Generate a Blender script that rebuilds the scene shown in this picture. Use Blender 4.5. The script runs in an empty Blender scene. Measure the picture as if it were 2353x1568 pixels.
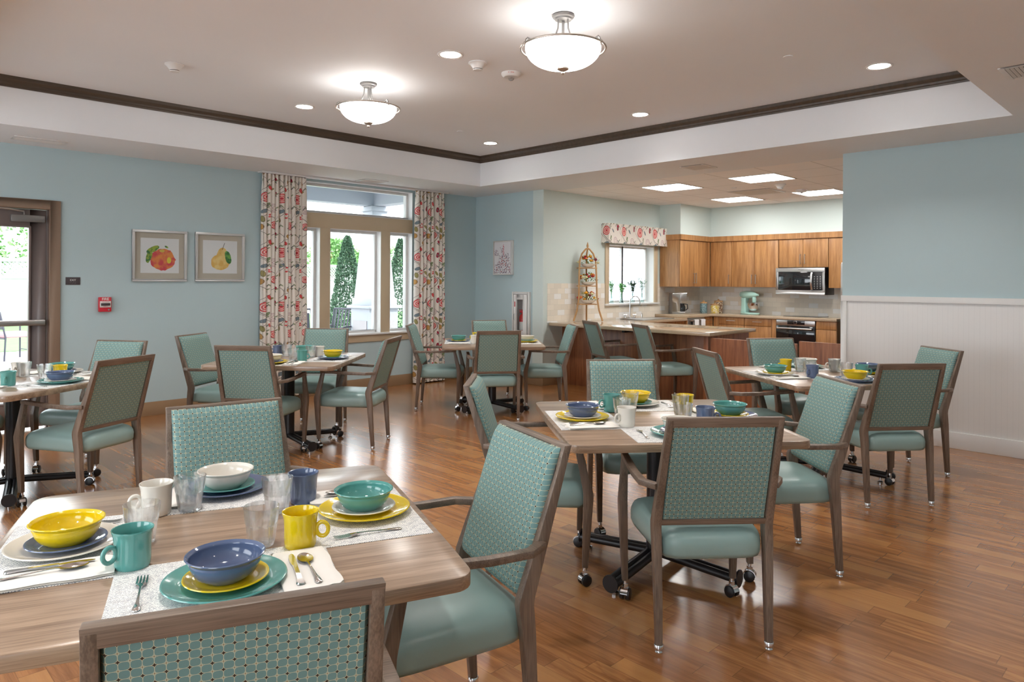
import bpy, bmesh, math, random
from mathutils import Vector, Matrix
PI = math.pi
SC = bpy.context.scene
COL = SC.collection
random.seed(7)

# ------------------------------------------------------------------ camera
cam_d = bpy.data.cameras.new('camera')
cam = bpy.data.objects.new('camera', cam_d); COL.objects.link(cam)
SC.camera = cam
YAW, ROLL, FPX = 0.7899, 0.0059, 1623.5
cam_d.sensor_width = 36; cam_d.sensor_fit = 'HORIZONTAL'
cam_d.lens = FPX / 2353 * 36
cam_d.shift_y = -(784 - 643.6) / 2353
cam_d.clip_start = 0.05; cam_d.clip_end = 300
cam.matrix_world = (Matrix.Translation((0, 0, 1.475)) @ Matrix.Rotation(YAW - PI / 2, 4, 'Z')
                    @ Matrix.Rotation(PI / 2, 4, 'X') @ Matrix.Rotation(ROLL, 4, 'Z'))

# ------------------------------------------------------------------ world, sun, exposure
SC.view_settings.view_transform = 'Standard'
SC.view_settings.look = 'None'
SC.view_settings.gamma = 1.0
SC.view_settings.exposure = 1.5
SC.view_settings.use_curve_mapping = False
SC.cycles.use_denoising = True
SC.cycles.max_bounces = 8
SC.cycles.diffuse_bounces = 5
SC.cycles.glossy_bounces = 4
SC.cycles.transmission_bounces = 6
SC.cycles.transparent_max_bounces = 12
SC.cycles.caustics_reflective = False
SC.cycles.caustics_refractive = False
SC.cycles.sample_clamp_indirect = 6.0
w = bpy.data.worlds.new('world'); SC.world = w; w.use_nodes = True
bg = w.node_tree.nodes['Background']
bg.inputs['Color'].default_value = (0.90, 0.95, 1.0, 1)
bg.inputs['Strength'].default_value = 2.3
SUN_D = bpy.data.lights.new('sun', 'SUN'); SUN_D.energy = 1.6; SUN_D.angle = 0.02; SUN_D.color = (1, .96, .9)
sun = bpy.data.objects.new('sun', SUN_D); COL.objects.link(sun)
sun.rotation_euler = Vector((0.45, -0.62, 0.75)).to_track_quat('Z', 'Y').to_euler()
BOWL_E, CAN_E, TROF_E, BULB_W, SPOT_W = 4.0, 8.0, 8.0, 2.4, 34.0     # lamps of the room and the added cans

# ------------------------------------------------------------------ shader expressions
class E:
    def __init__(s, nt, k): s.nt, s.k = nt, k
def _in(nt, sock, v):
    if isinstance(v, E): nt.links.new(v.k, sock)
    else: sock.default_value = v
def mth(op, a, b=None, c=None):
    nt = next(x for x in (a, b, c) if isinstance(x, E)).nt
    n = nt.nodes.new('ShaderNodeMath'); n.operation = op
    _in(nt, n.inputs[0], a)
    if b is not None: _in(nt, n.inputs[1], b)
    if c is not None: _in(nt, n.inputs[2], c)
    return E(nt, n.outputs[0])
for nm, op in (('add', 'ADD'), ('sub', 'SUBTRACT'), ('mul', 'MULTIPLY'), ('truediv', 'DIVIDE'), ('pow', 'POWER')):
    setattr(E, '__%s__' % nm, lambda s, o, op=op: mth(op, s, o))
    setattr(E, '__r%s__' % nm, lambda s, o, op=op: mth(op, o, s))
def ab(a): return mth('ABSOLUTE', a)
def flo(a): return mth('FLOOR', a)
def fr(a): return mth('FRACT', a)
def mn(a, b): return mth('MINIMUM', a, b)
def mx(a, b): return mth('MAXIMUM', a, b)
def lt(a, b): return mth('LESS_THAN', a, b)
def gt(a, b): return mth('GREATER_THAN', a, b)
def sn(a): return mth('SINE', a)
def md(a, b): return mth('FLOORED_MODULO', a, b)
def length(a, b): return mth('SQRT', a * a + b * b)
def comb(nt, x, y, z=0.0):
    n = nt.nodes.new('ShaderNodeCombineXYZ')
    for i, v in enumerate((x, y, z)): _in(nt, n.inputs[i], v)
    return E(nt, n.outputs[0])
def sep(v):
    n = v.nt.nodes.new('ShaderNodeSeparateXYZ'); v.nt.links.new(v.k, n.inputs[0])
    return [E(v.nt, n.outputs[i]) for i in range(3)]
def coord(nt, kind='Object'):
    for n in nt.nodes:
        if n.type == 'TEX_COORD': return E(nt, n.outputs[kind])
    return E(nt, nt.nodes.new('ShaderNodeTexCoord').outputs[kind])
def noise(v, scale, detail=2, rough=.5, out=0):
    n = v.nt.nodes.new('ShaderNodeTexNoise'); v.nt.links.new(v.k, n.inputs['Vector'])
    n.inputs['Scale'].default_value = scale; n.inputs['Detail'].default_value = detail; n.inputs['Roughness'].default_value = rough
    return E(v.nt, n.outputs[out])
def white(v):
    n = v.nt.nodes.new('ShaderNodeTexWhiteNoise'); v.nt.links.new(v.k, n.inputs['Vector'])
    return E(v.nt, n.outputs['Value'])
def voro(v, scale, out='Distance', rnd=1.0):
    n = v.nt.nodes.new('ShaderNodeTexVoronoi'); v.nt.links.new(v.k, n.inputs['Vector'])
    n.inputs['Scale'].default_value = scale; n.inputs['Randomness'].default_value = rnd
    return E(v.nt, n.outputs[out])
def mixc(f, a, b, nt=None):
    nt = nt or next(x for x in (f, a, b) if isinstance(x, E)).nt
    n = nt.nodes.new('ShaderNodeMix'); n.data_type = 'RGBA'
    _in(nt, n.inputs[0], f)
    for s, v in ((n.inputs[6], a), (n.inputs[7], b)):
        if isinstance(v, E): nt.links.new(v.k, s)
        else: s.default_value = (*v, 1)
    return E(nt, n.outputs[2])
def ss(x, a, b):
    n = x.nt.nodes.new('ShaderNodeMapRange'); n.interpolation_type = 'SMOOTHSTEP'
    _in(x.nt, n.inputs[0], x); n.inputs[1].default_value = a; n.inputs[2].default_value = b
    return E(x.nt, n.outputs[0])
def srgb(r, g, b):
    f = lambda c: (c / 255 / 12.92) if c <= 10 else ((c / 255 + .055) / 1.055) ** 2.4
    return (f(r), f(g), f(b))

MATS = {}
def mat(name, color=(.8, .8, .8), rough=.5, metal=0.0, fn=None, coat=0, emis=None, bump=None, spec=None, coatr=.1):
    m = bpy.data.materials.new(name); m.use_nodes = True; MATS[name] = m
    nt = m.node_tree; b = nt.nodes['Principled BSDF']
    b.inputs['Roughness'].default_value = rough; b.inputs['Metallic'].default_value = metal
    b.inputs['Coat Weight'].default_value = coat; b.inputs['Coat Roughness'].default_value = coatr
    if spec is not None: b.inputs['Specular IOR Level'].default_value = spec
    if fn:
        _in(nt, b.inputs['Base Color'], fn(nt))
    else:
        # every surface gets a faint procedural variation
        v = noise(coord(nt), 9.0, 2)
        nt.links.new(mixc(v * .10, color, tuple(c * .6 for c in color)).k, b.inputs['Base Color'])
    if emis:
        b.inputs['Emission Color'].default_value = (*emis[0], 1); b.inputs['Emission Strength'].default_value = emis[1]
    if bump:
        h = bump[0](nt); n = nt.nodes.new('ShaderNodeBump'); nt.links.new(h.k, n.inputs['Height'])
        n.inputs['Strength'].default_value = bump[1]; n.inputs['Distance'].default_value = bump[2] if len(bump) > 2 else .002
        nt.links.new(n.outputs[0], b.inputs['Normal'])
    return m
def thin_glass(name, tint=(.96, .98, .98), gloss=.9, add=0.03, rough=.0):
    m = bpy.data.materials.new(name); m.use_nodes = True; MATS[name] = m
    nt = m.node_tree; nt.nodes.remove(nt.nodes['Principled BSDF']); out = nt.nodes['Material Output']
    t = nt.nodes.new('ShaderNodeBsdfTransparent'); t.inputs[0].default_value = (*tint, 1)
    g = nt.nodes.new('ShaderNodeBsdfGlossy'); g.inputs['Roughness'].default_value = rough
    lw = nt.nodes.new('ShaderNodeLayerWeight'); lw.inputs[0].default_value = .35
    mx_ = nt.nodes.new('ShaderNodeMixShader')
    f = mn(mth('POWER', E(nt, lw.outputs['Facing']), 1.6) * gloss * .8 + noise(coord(nt), 3.0, 0) * add, 1.0)
    nt.links.new(f.k, mx_.inputs[0]); nt.links.new(t.outputs[0], mx_.inputs[1]); nt.links.new(g.outputs[0], mx_.inputs[2])
    nt.links.new(mx_.outputs[0], out.inputs[0]); return m

# ---- wood
def wood(c1, c2, ax=0, s=1.0, fine=.35, uv=False):
    def f(nt):
        x, y, z = sep(coord(nt, 'UV' if uv else 'Object'))
        st = [x, y, z]
        a = comb(nt, *[st[i] * (1.6 * s if i == ax else 26.0 * s) for i in range(3)])
        b = comb(nt, *[st[i] * (8.0 * s if i == ax else 300.0 * s) for i in range(3)])
        g = noise(a, 1.0, 3, .6); h = noise(b, 1.0, 2, .6)
        return mixc(ss(g * (1 - fine) + h * fine, .34, .66), c1, c2)
    return f
def floor_col(nt):
    x, y, z = sep(coord(nt))
    wd = .0905
    row = flo(x / wd); r1 = white(comb(nt, row, 3.7))
    y2 = y + r1 * 5.0
    # plank lengths vary: two interleaved cell lengths per row
    ln = .42 + flo(white(comb(nt, row, 9.1)) * 3) * .13
    seg = flo(y2 / ln); r2 = white(comb(nt, row, seg))
    off = r2 * 37.0
    g = noise(comb(nt, x * 30 + off, y * 1.7 + off, 0.0), 1.0, 4, .62)
    h = noise(comb(nt, x * 340, y * 9.0, 0.0), 1.0, 2, .6)
    cath = fr(noise(comb(nt, x * 9 + off, y * 1.1 + off), 1.0, 1) * 11.0)
    c = mixc(ss(g, .33, .68), (.52, .235, .078), (.29, .112, .034))
    c = mixc(ss(h, .42, .75) * .35, c, (.20, .075, .024))
    c = mixc(ss(ab(cath - .5), .38, .5) * .30, c, (.20, .075, .024))
    c = mixc(r2 * .70, c, (.21, .078, .026))
    c = mixc(gt(r2, .80) * .38, c, (.66, .33, .11))
    jx = ab(fr(x / wd) - .5); jy = ab(fr(y2 / ln) - .5) * ln
    line = mx(gt(jx, .488), gt(jy, ln * .5 - .0016))
    return mixc(line * .45, c, (.07, .03, .012))
def floor_bump(nt):
    x, y, z = sep(coord(nt)); return noise(comb(nt, x * 60, y * 8), 1.0, 2)
# ---- woven chair fabric: teal blobs, cream outlines, dark diamonds and little rings at the corners
def fabric(p=.0168):
    def f(nt):
        u, v, _ = sep(coord(nt, 'UV'))
        a, b = u / p, v / p
        x, y = ab(fr(a) - .5), ab(fr(b) - .5)
        ar = .5 - x; br = .5 - y
        blob = mth('POWER', x * x * x + y * y * y, .3333)
        i, j = flo(a + .5), flo(b + .5)
        odd = md(i + j, 2.0)
        small = md(flo((i + j) * .5) + j, 2.0)
        cd = ar + br
        cr = length(ar, br)
        base = mixc(noise(coord(nt, 'UV'), 900.0, 1) * .6, (.165, .305, .300), (.115, .230, .232))
        cream = (.52, .53, .38)
        c = mixc(gt(blob, .470), base, cream)
        gap = gt(blob, .518)
        c = mixc(gap * lt(odd, .5), c, (.035, .02, .012))
        c = mixc(gap * gt(odd, .5), c, (.17, .31, .30))
        ring = lt(cr, .125) * gt(odd, .5)
        c = mixc(ring, c, cream)
        c = mixc(lt(cr, .065) * gt(odd, .5), c, (.22, .12, .05))
        return c
    return f
def mat_weave(nt):
    u, v, _ = sep(coord(nt, 'UV'))
    x = ab(fr(u / .082) - .5); y = ab(fr(v / .055) - .5)
    d = (x + y) * 9.0
    band = lt(fr(d + 0.001), .32)
    thr = noise(comb(nt, u * 420, v * 420), 1.0, 1)
    brk = gt(thr, .47)
    hor = lt(fr((u + v * 1.4) / .0032), .22) * gt(noise(comb(nt, u * 60, v * 60), 1.0, 1), .56)
    return mixc(mx(band * brk, hor), (.86, .86, .83), (.13, .16, .22))
def beadboard(nt):
    x, y, z = sep(coord(nt))
    return mixc(lt(fr(y / .0405), .05), (.74, .74, .73), (.67, .67, .66))
def tiles(axis, warm):
    def f(nt):
        x, y, z = sep(coord(nt)); h = y if axis == 'y' else x
        tw, th = .152, .0765
        row = flo((z - .9) / th); hs = h / tw + md(row, 2.0) * .5
        r = white(comb(nt, flo(hs), row, 2.0))
        a = mixc(r, warm, tuple(c * .84 for c in warm)); a = mixc(gt(r, .72), a, (.86, .86, .84))
        g = mx(gt(ab(fr(hs) - .5), .49), gt(ab(fr((z - .9) / th) - .5), .48))
        return mixc(g, a, (.66, .62, .55))
    return f
def granite(nt):
    n = noise(coord(nt), 420.0, 2); m = noise(coord(nt), 150.0, 1)
    c = mixc(ss(n, .35, .65), (.50, .39, .27), (.36, .27, .18))
    return mixc(gt(m, .63) * .5, c, (.62, .54, .42))
def droptile(nt):
    x, y, z = sep(coord(nt))
    g = mx(gt(ab(fr((x - 7.32) / .628) - .5), .4905), gt(ab(fr((y - 3.07) / .626) - .5), .4905)) * gt(x, 7.45)
    n = noise(coord(nt), 260.0, 1)
    return mixc(g, mixc(gt(n, .66) * .25, (.90, .88, .88), (.74, .72, .71)), (.60, .58, .57))
def plaster(c):
    def f(nt): return mixc(noise(coord(nt), 1.3, 2) * .16, c, tuple(k * .75 for k in c))
    return f
# ---- printed curtain cotton: rings, birds, tulips, leaves and stems in a repeat
def motif_dist(u, v, cx, cy, rx, ry, rot=0.0):
    dx, dy = u - cx, v - cy
    c, s = math.cos(rot), math.sin(rot)
    a = (dx * c + dy * s) * (1 / rx); b = (dy * c - dx * s) * (1 / ry)
    return length(a, b)
def curtain_print(nt):
    u0, v0, _ = sep(coord(nt, 'UV')); u0 = u0 * .8; v0 = v0 * .8
    w1 = noise(comb(nt, u0 * 9, v0 * 9), 1.0, 1) * .018
    u = md(u0 + w1, .34); v = md(v0 + w1, .52)
    c = (.74, .69, .63)
    # curling stems
    s1 = ab(u - .17 - sn(v * 12.083) * .13)
    s2 = ab(u - .05 - sn(v * 24.166 + 1.3) * .05)
    s3 = ab(v - .26 - sn(u * 18.48) * .16)
    stem = mx(mx(lt(s1, .0034), lt(s2, .0026)), lt(s3, .0026))
    c = mixc(stem, c, (.13, .10, .10))
    def blot(c, cx, cy, rx, ry, rot, col, ln=True):
        d = motif_dist(u, v, cx, cy, rx, ry, rot)
        c = mixc(lt(d, 1.0), c, col)
        if ln: c = mixc(gt(d, .84) * lt(d, 1.0), c, tuple(k * .45 for k in col))
        return c
    red, dred, olive, blue, ochre, grn = (.62, .075, .075), (.38, .02, .05), (.30, .26, .10), (.17, .22, .25), (.50, .27, .08), (.20, .26, .14)
    for cx, cy, r in ((.085, .40, .046), (.255, .14, .034)):          # concentric blossoms
        d = motif_dist(u, v, cx, cy, r, r)
        c = mixc(lt(d, 1.0), c, red); c = mixc(gt(d, .60) * lt(d, .76), c, (.80, .62, .56))
        c = mixc(gt(d, .30) * lt(d, .42), c, (.80, .55, .50)); c = mixc(lt(d, .13), c, dred)
    d = motif_dist(u, v, .25, .30, .040, .040)                         # pale outlined blossom
    for lo, hi in ((.9, 1.0), (.62, .70), (.32, .40)): c = mixc(gt(d, lo) * lt(d, hi), c, (.34, .16, .22))
    for m in ((.075, .27, .034, .017, .5, blue), (.105, .283, .013, .010, 0, blue), (.30, .43, .017, .032, -.2, dred),
              (.165, .49, .013, .024, .3, red), (.045, .12, .024, .030, 0, ochre), (.20, .035, .022, .027, .3, ochre),
              (.06, .195, .014, .030, .2, olive), (.29, .22, .012, .028, .5, olive), (.135, .13, .011, .027, -.7, grn),
              (.20, .40, .010, .026, .8, blue), (.15, .33, .010, .022, -.5, grn), (.225, .475, .010, .024, -1.0, olive),
              (.02, .045, .010, .024, 1.0, grn), (.11, .05, .010, .025, -.3, blue), (.31, .06, .011, .020, .4, dred)):
        c = blot(c, *m)
    # fine dark sprigs between the motifs
    for sx, sy, th_ in ((.17, .13, .8), (.13, .19, -.7)):
        uu, vv = md(u0 + sy, sx) - sx / 2, md(v0 + sx, sy) - sy / 2
        d = motif_dist(uu, vv, 0, 0, .005, .022, th_)
        c = mixc(lt(d, 1.0), c, (.17, .17, .16)); d2 = motif_dist(uu, vv, .018, .012, .005, .015, -th_)
        c = mixc(lt(d2, 1.0), c, (.24, .27, .17))
    for k in range(5): c = blot(c, .16 + .016 * (k % 3), .215 + .018 * (k // 2), .0075, .0075, 0, red, False)
    return c
def apple_art(nt):
    x, y, z = sep(coord(nt)); x = x * .76; z = z * .76; n = noise(coord(nt), 22.0, 2) * .3
    d = motif_dist(x, z, .02, -.03, .098, .088) + n - .15
    c = mixc(lt(d, 1.0), (.74, .73, .76), mixc(ss(noise(coord(nt), 14.0, 2), .35, .65), (.60, .06, .09), (.74, .26, .07)))
    c = mixc(lt(motif_dist(x, z, .07, -.035, .016, .026) + n - .15, 1.0), c, (.72, .60, .07))
    c = mixc(lt(motif_dist(x, z, .015, .042, .020, .012) + n - .15, 1.0), c, (.66, .50, .10))
    for cx, cz, a, b, r in ((-.055, .052, .055, .022, .5), (-.083, .0, .021, .06, -.25), (.05, .075, .016, .008, -.5)):
        c = mixc(lt(motif_dist(x, z, cx, cz, a, b, r) + n - .15, 1.0), c, mixc(ss(noise(coord(nt), 30.0), .4, .6), (.05, .18, .06), (.32, .42, .06)))
    return c
def pear_art(nt):
    x, y, z = sep(coord(nt)); x = x * .76; z = z * .76; n = noise(coord(nt), 22.0, 2) * .3
    d = mn(motif_dist(x, z, .0, -.045, .080, .066), motif_dist(x, z, .012, .015, .043, .072, -.2)) + n - .15
    c = mixc(lt(d, 1.0), (.74, .73, .76), mixc(ss(noise(coord(nt), 14.0, 2), .35, .65), (.72, .42, .11), (.80, .60, .25)))
    c = mixc(lt(motif_dist(x, z, .068, .0, .026, .056, .25) + n - .15, 1.0), c, mixc(ss(noise(coord(nt), 30.0), .4, .6), (.04, .16, .05), (.16, .38, .08)))
    return mixc(lt(ab(x - .022 - (z - .08) * .35), .0022) * gt(z, .065) * lt(z, .125), c, (.05, .05, .05))
def floral_art(nt):
    x, y, z = sep(coord(nt))
    v1 = voro(coord(nt), 42.0); v2 = voro(coord(nt), 75.0)
    dens = noise(coord(nt), 6.0, 1) - z * 1.2 - ab(y + .02) * 1.0
    c = mixc(lt(v2, .38) * gt(dens, .30), (.72, .72, .75), (.10, .06, .12))
    c = mixc(lt(v1, .36) * gt(dens, .36), c, (.12, .05, .10))
    c = mixc(lt(v1, .3) * gt(noise(coord(nt), 20.0), .52) * gt(dens, .36), c, (.50, .06, .04))
    return mixc(lt(motif_dist(y, z, -.02, .12, .014, .08), 1.0) * lt(v2, .5), c, (.55, .05, .10))

WALLC = srgb(180, 201, 206)
mat('floor_wood', rough=.24, fn=floor_col, bump=(floor_bump, .07), coat=.6, coatr=.19)
mat('wall_paint', rough=.6, fn=plaster(WALLC))
mat('wall_paint_lit', rough=.6, fn=plaster(srgb(206, 219, 216)))  # same wall paint, lightened to carry the brighter kitchen light in its colour
mat('ceiling_paint', rough=.75, fn=plaster((.82, .84, .87)))
mat('drop_tile', rough=.85, fn=droptile)
mat('crown_wood', rough=.4, fn=wood((.085, .058, .038), (.055, .038, .026), 0))
mat('baseboard_tan', srgb(150, 122, 92), .5)
mat('casing_tan', srgb(196, 178, 150), .45)
mat('white_trim', (.74, .74, .73), .35)
mat('wainscot_white', rough=.35, fn=beadboard)
mat('chair_frame', rough=.38, fn=wood(srgb(132, 115, 101), srgb(94, 80, 69), 2, 1.0, .5))
mat('chair_rail', rough=.38, fn=wood(srgb(132, 115, 101), srgb(94, 80, 69), 0, 1.0, .5))
mat('vinyl_teal', srgb(142, 170, 167), .34, bump=(lambda nt: voro(coord(nt), 520.0), .12, .0008))
mat('fabric_teal', rough=.75, fn=fabric())
mat('piping_dark', (.03, .035, .03), .6)
mat('table_top', rough=.30, fn=wood((.44, .305, .205), (.21, .135, .086), 0, .9, .4), coat=.6, coatr=.19)
mat('black_metal', (.022, .02, .022), .32, .3)
mat('black_plastic', (.012, .012, .014), .35)
mat('chrome', (.78, .78, .80), .12, 1.0)
mat('brushed_steel', (.56, .555, .55), .32, 1.0)
mat('silver_flatware', (.72, .70, .68), .16, 1.0)
CER = {'yellow': (.76, .56, .005), 'teal': (.10, .335, .305), 'blue': (.10, .14, .25), 'white': (.76, .73, .66)}
for k, c in CER.items(): mat('ceramic_' + k, c, .12, coat=.5, coatr=.04)
mat('napkin_white', (.90, .88, .83), .85)
mat('placemat_weave', rough=.8, fn=mat_weave)
thin_glass('tumbler_glass', (.985, .99, .995), .8, .03)
def solid_glass(name, f=.45):
    m = MATS[name]; nt = m.node_tree; out = nt.nodes['Material Output']; src = out.inputs[0].links[0].from_socket
    g = nt.nodes.new('ShaderNodeBsdfGlass'); g.inputs['IOR'].default_value = 1.46; g.inputs['Color'].default_value = (1, 1, 1, 1)
    mx_ = nt.nodes.new('ShaderNodeMixShader'); mx_.inputs[0].default_value = f
    nt.links.new(src, mx_.inputs[1]); nt.links.new(g.outputs[0], mx_.inputs[2]); nt.links.new(mx_.outputs[0], out.inputs[0])
solid_glass('tumbler_glass')
thin_glass('window_glass', (.97, .985, .98), .35, .0)
thin_glass('vase_glass', (.88, .94, .94), 1.0, .05)
mat('dark_glass', (.01, .012, .015), .06, spec=.8)
mat('counter_stone', rough=.14, fn=granite, coat=.3, coatr=.05)
mat('cabinet_wood', rough=.38, fn=wood(srgb(188, 140, 90), srgb(148, 102, 60), 2, 1.0, .35))
mat('peninsula_wood', rough=.38, fn=wood(srgb(160, 102, 66), srgb(118, 70, 44), 2, 1.0, .35))
mat('tile_left', rough=.15, fn=tiles('x', (.84, .78, .68)))
mat('tile_back', rough=.15, fn=tiles('y', (.84, .78, .68)))
mat('curtain_cotton', rough=.85, fn=curtain_print)
mat('door_bronze', srgb(112, 100, 96), .4)
mat('frame_brown', srgb(140, 118, 100), .45)
mat('picture_silver', (.62, .63, .63), .3, .4)
mat('linen_mat', srgb(190, 180, 168), .8)
mat('apple_art', rough=.6, fn=apple_art); mat('pear_art', rough=.6, fn=pear_art); mat('floral_art', rough=.5, fn=floral_art)
mat('sign_dark', (.06, .045, .05), .5); mat('letter_white', (.75, .75, .72), .5); mat('letter_red', (.55, .03, .03), .5)
mat('alarm_red', (.60, .03, .05), .3); mat('extinguisher_red', (.62, .015, .02), .2)
mat('plastic_white', (.74, .73, .72), .4); mat('grille_dark', (.10, .10, .10), .6)
mat('lamp_nickel', (.50, .44, .39), .3, .9); mat('lamp_white', (.20, .19, .185), .35, .3)
mat('lamp_glow', (.9, .9, .9), .4, emis=((1.0, .955, .90), BOWL_E))
mat('can_glow', (.9, .9, .9), .4, emis=((1.0, .965, .92), CAN_E))
mat('trof_glow', (.9, .9, .9), .4, emis=((1.0, .985, .96), TROF_E))
mat('fridge_steel', (.50, .50, .50), .28, .9)
mat('mixer_mint', (.42, .68, .62), .2, coat=.5)
mat('canister_teal', rough=.3, fn=lambda nt: mixc(gt(voro(coord(nt), 60.0), .42), (.04, .10, .13), (.25, .36, .38)))
mat('canister_cream', rough=.3, fn=lambda nt: mixc(gt(voro(coord(nt), 45.0), .5), (.72, .66, .50), (.62, .46, .08)))
mat('canister_pattern', rough=.3, fn=lambda nt: mixc(gt(voro(coord(nt), 50.0), .45), (.70, .62, .46), (.16, .07, .03)))
mat('stand_wood', rough=.5, fn=wood(srgb(200, 160, 110), srgb(165, 122, 80), 2))
mat('foliage_green', rough=.6, fn=lambda nt: mixc(white(comb(nt, *[flo(k * 14.0) for k in sep(coord(nt))])), (.05, .14, .04), (.16, .30, .07)))
mat('foliage_light', rough=.6, fn=lambda nt: mixc(noise(coord(nt), 2.0), (.12, .28, .08), (.24, .42, .16)))
mat('foliage_dark', rough=.6, fn=lambda nt: mixc(noise(coord(nt), 4.0), (.035, .085, .045), (.09, .17, .10)))
mat('herb_green', (.16, .42, .14), .6); mat('herb_grey', (.30, .42, .34), .6)
for k, c in dict(red=(.50, .015, .02), gold=(.78, .36, .01), cream=(.72, .66, .36), orange=(.70, .20, .04), burgundy=(.22, .01, .03)).items(): mat('flower_' + k, c, .6)
mat('grass', rough=.9, fn=lambda nt: mixc(noise(coord(nt), 3.0, 3), (.07, .20, .05), (.13, .30, .08)))
mat('concrete', (.40, .375, .38), .8); mat('fence_vinyl', (.42, .42, .44), .5); mat('siding_white', (.40, .42, .46), .6)
mat('iron_dark', (.06, .06, .08), .5); mat('cushion_pink', (.55, .32, .34), .8); mat('canvas_pink', (.80, .50, .45), .8)
mat('outlet_white', (.70, .68, .64), .4); mat('rubber_black', (.01, .01, .01), .6); mat('towel_white', (.78, .79, .80), .9)

# ------------------------------------------------------------------ mesh building
class MB:
    def __init__(s): s.v, s.f, s.uv = [], [], {}
    def add(s, vs, fs, M=None):
        o = len(s.v)
        s.v += [tuple((M @ Vector(p)) if M else p) for p in vs]
        s.f += [tuple(i + o for i in f) for f in fs]; return s
    def box(s, x0, x1, y0, y1, z0, z1, M=None):
        vs = [(x, y, z) for z in (z0, z1) for y in (y0, y1) for x in (x0, x1)]
        return s.add(vs, [(0, 2, 3, 1), (4, 5, 7, 6), (0, 1, 5, 4), (2, 6, 7, 3), (0, 4, 6, 2), (1, 3, 7, 5)], M)
    def loft(s, rings, M=None, cap=True, closed=False):
        n = len(rings[0]); vs = [p for r in rings for p in r]; fs = []
        for a in range(len(rings) - (0 if closed else 1)):
            b = (a + 1) % len(rings)
            for i in range(n):
                j = (i + 1) % n; fs.append((a * n + i, a * n + j, b * n + j, b * n + i))
        if cap and not closed: fs += [tuple(reversed(range(n))), tuple(range((len(rings) - 1) * n, len(rings) * n))]
        return s.add(vs, fs, M)
    def prism(s, pts, z0, z1, M=None):
        return s.loft([[(x, y, z0) for x, y in pts], [(x, y, z1) for x, y in pts]], M)
    def lathe(s, prof, n=32, M=None, mod=None, c=(0, 0)):
        rings = []
        for k, (r, z) in enumerate(prof):
            rings.append([(c[0] + math.cos(t) * (r * (mod(k, t) if mod else 1)), c[1] + math.sin(t) * (r * (mod(k, t) if mod else 1)), z)
                          for t in [2 * PI * i / n for i in range(n)]])
        return s.loft(rings, M)
    def tube(s, path, r, n=8, closed=False, M=None):
        P = [Vector(p) for p in path]; rings = []; up = None
        for i, p in enumerate(P):
            a = P[(i - 1) % len(P)] if (closed or i) else p
            b = P[(i + 1) % len(P)] if (closed or i < len(P) - 1) else p
            d = (b - a).normalized()
            if up is None: up = Vector((0, 0, 1)) if abs(d.z) < .9 else Vector((1, 0, 0))
            s1 = d.cross(up).normalized(); up = s1.cross(d).normalized()
            rr = r[i] if isinstance(r, (list, tuple)) else r
            rings.append([tuple(p + s1 * math.cos(t) * rr + up * math.sin(t) * rr) for t in [2 * PI * k / n for k in range(n)]])
        return s.loft(rings, M, True, closed)
    def sphere(s, c, r, n=10, m=7, sz=1.0, M=None):
        prof = [(max(1e-4, r * math.sin(PI * k / m)), c[2] - r * sz * math.cos(PI * k / m)) for k in range(m + 1)]
        return s.lathe(prof, n, M, None, (c[0], c[1]))
    def grid(s, fn, nu, nv, M=None):
        vs = [fn(i / nu, j / nv) for j in range(nv + 1) for i in range(nu + 1)]
        return s.add(vs, [(j * (nu + 1) + i, j * (nu + 1) + i + 1, (j + 1) * (nu + 1) + i + 1, (j + 1) * (nu + 1) + i) for j in range(nv) for i in range(nu)], M)
    def build(s, name, material, parent=None, bevel=0, seg=2, smooth=35, uvf=None, loc=None, rz=0):
        me = bpy.data.meshes.new(name); me.from_pydata(s.v, [], s.f)
        bm = bmesh.new(); bm.from_mesh(me)
        bmesh.ops.remove_doubles(bm, verts=bm.verts, dist=1e-6)
        bmesh.ops.recalc_face_normals(bm, faces=bm.faces)
        if bevel:
            ed = [e for e in bm.edges if len(e.link_faces) == 2 and e.calc_face_angle(0) > .5]
            bmesh.ops.bevel(bm, geom=ed, offset=bevel, segments=seg, affect='EDGES', profile=.5, clamp_overlap=True)
        if uvf:
            lay = bm.loops.layers.uv.new('uv')
            for f in bm.faces:
                for l in f.loops: l[lay].uv = uvf(l.vert.co, f.normal)
        bm.to_mesh(me); bm.free()
        if smooth:
            for p in me.polygons: p.use_smooth = True
            me.set_sharp_from_angle(angle=math.radians(smooth))
        me.materials.append(MATS[material])
        o = bpy.data.objects.new(name, me); COL.objects.link(o)
        if parent: o.parent = parent
        if loc: o.location = loc
        if rz: o.rotation_euler.z = rz
        return o
def tag(o, label, cat, group=None, kind=None):
    if label: o['label'] = label
    if cat: o['category'] = cat
    if group: o['group'] = group
    if kind: o['kind'] = kind
    return o
def struct(o, label=None):
    o['kind'] = 'structure'
    if label: o['label'] = label
    return o
def empty(name, label, cat, loc=(0, 0, 0), rz=0, group=None):
    o = bpy.data.objects.new(name, None); o.empty_display_size = .1; COL.objects.link(o)
    o.location = loc; o.rotation_euler.z = rz
    return tag(o, label, cat, group)
KIDS = {}
def kids(o): return [c for c in bpy.data.objects if c.parent == o]
def dup(root, loc, rz, label, group=None):
    if root.name not in KIDS: KIDS[root.name] = [(c, kids(c)) for c in kids(root)]
    r = root.copy(); COL.objects.link(r); r.location = loc; r.rotation_euler = (0, 0, rz); r['label'] = label
    if group: r['group'] = group
    for c, gs in KIDS[root.name]:
        d = c.copy(); COL.objects.link(d); d.parent = r
        for g in gs:
            h = g.copy(); COL.objects.link(h); h.parent = d
    return r
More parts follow.
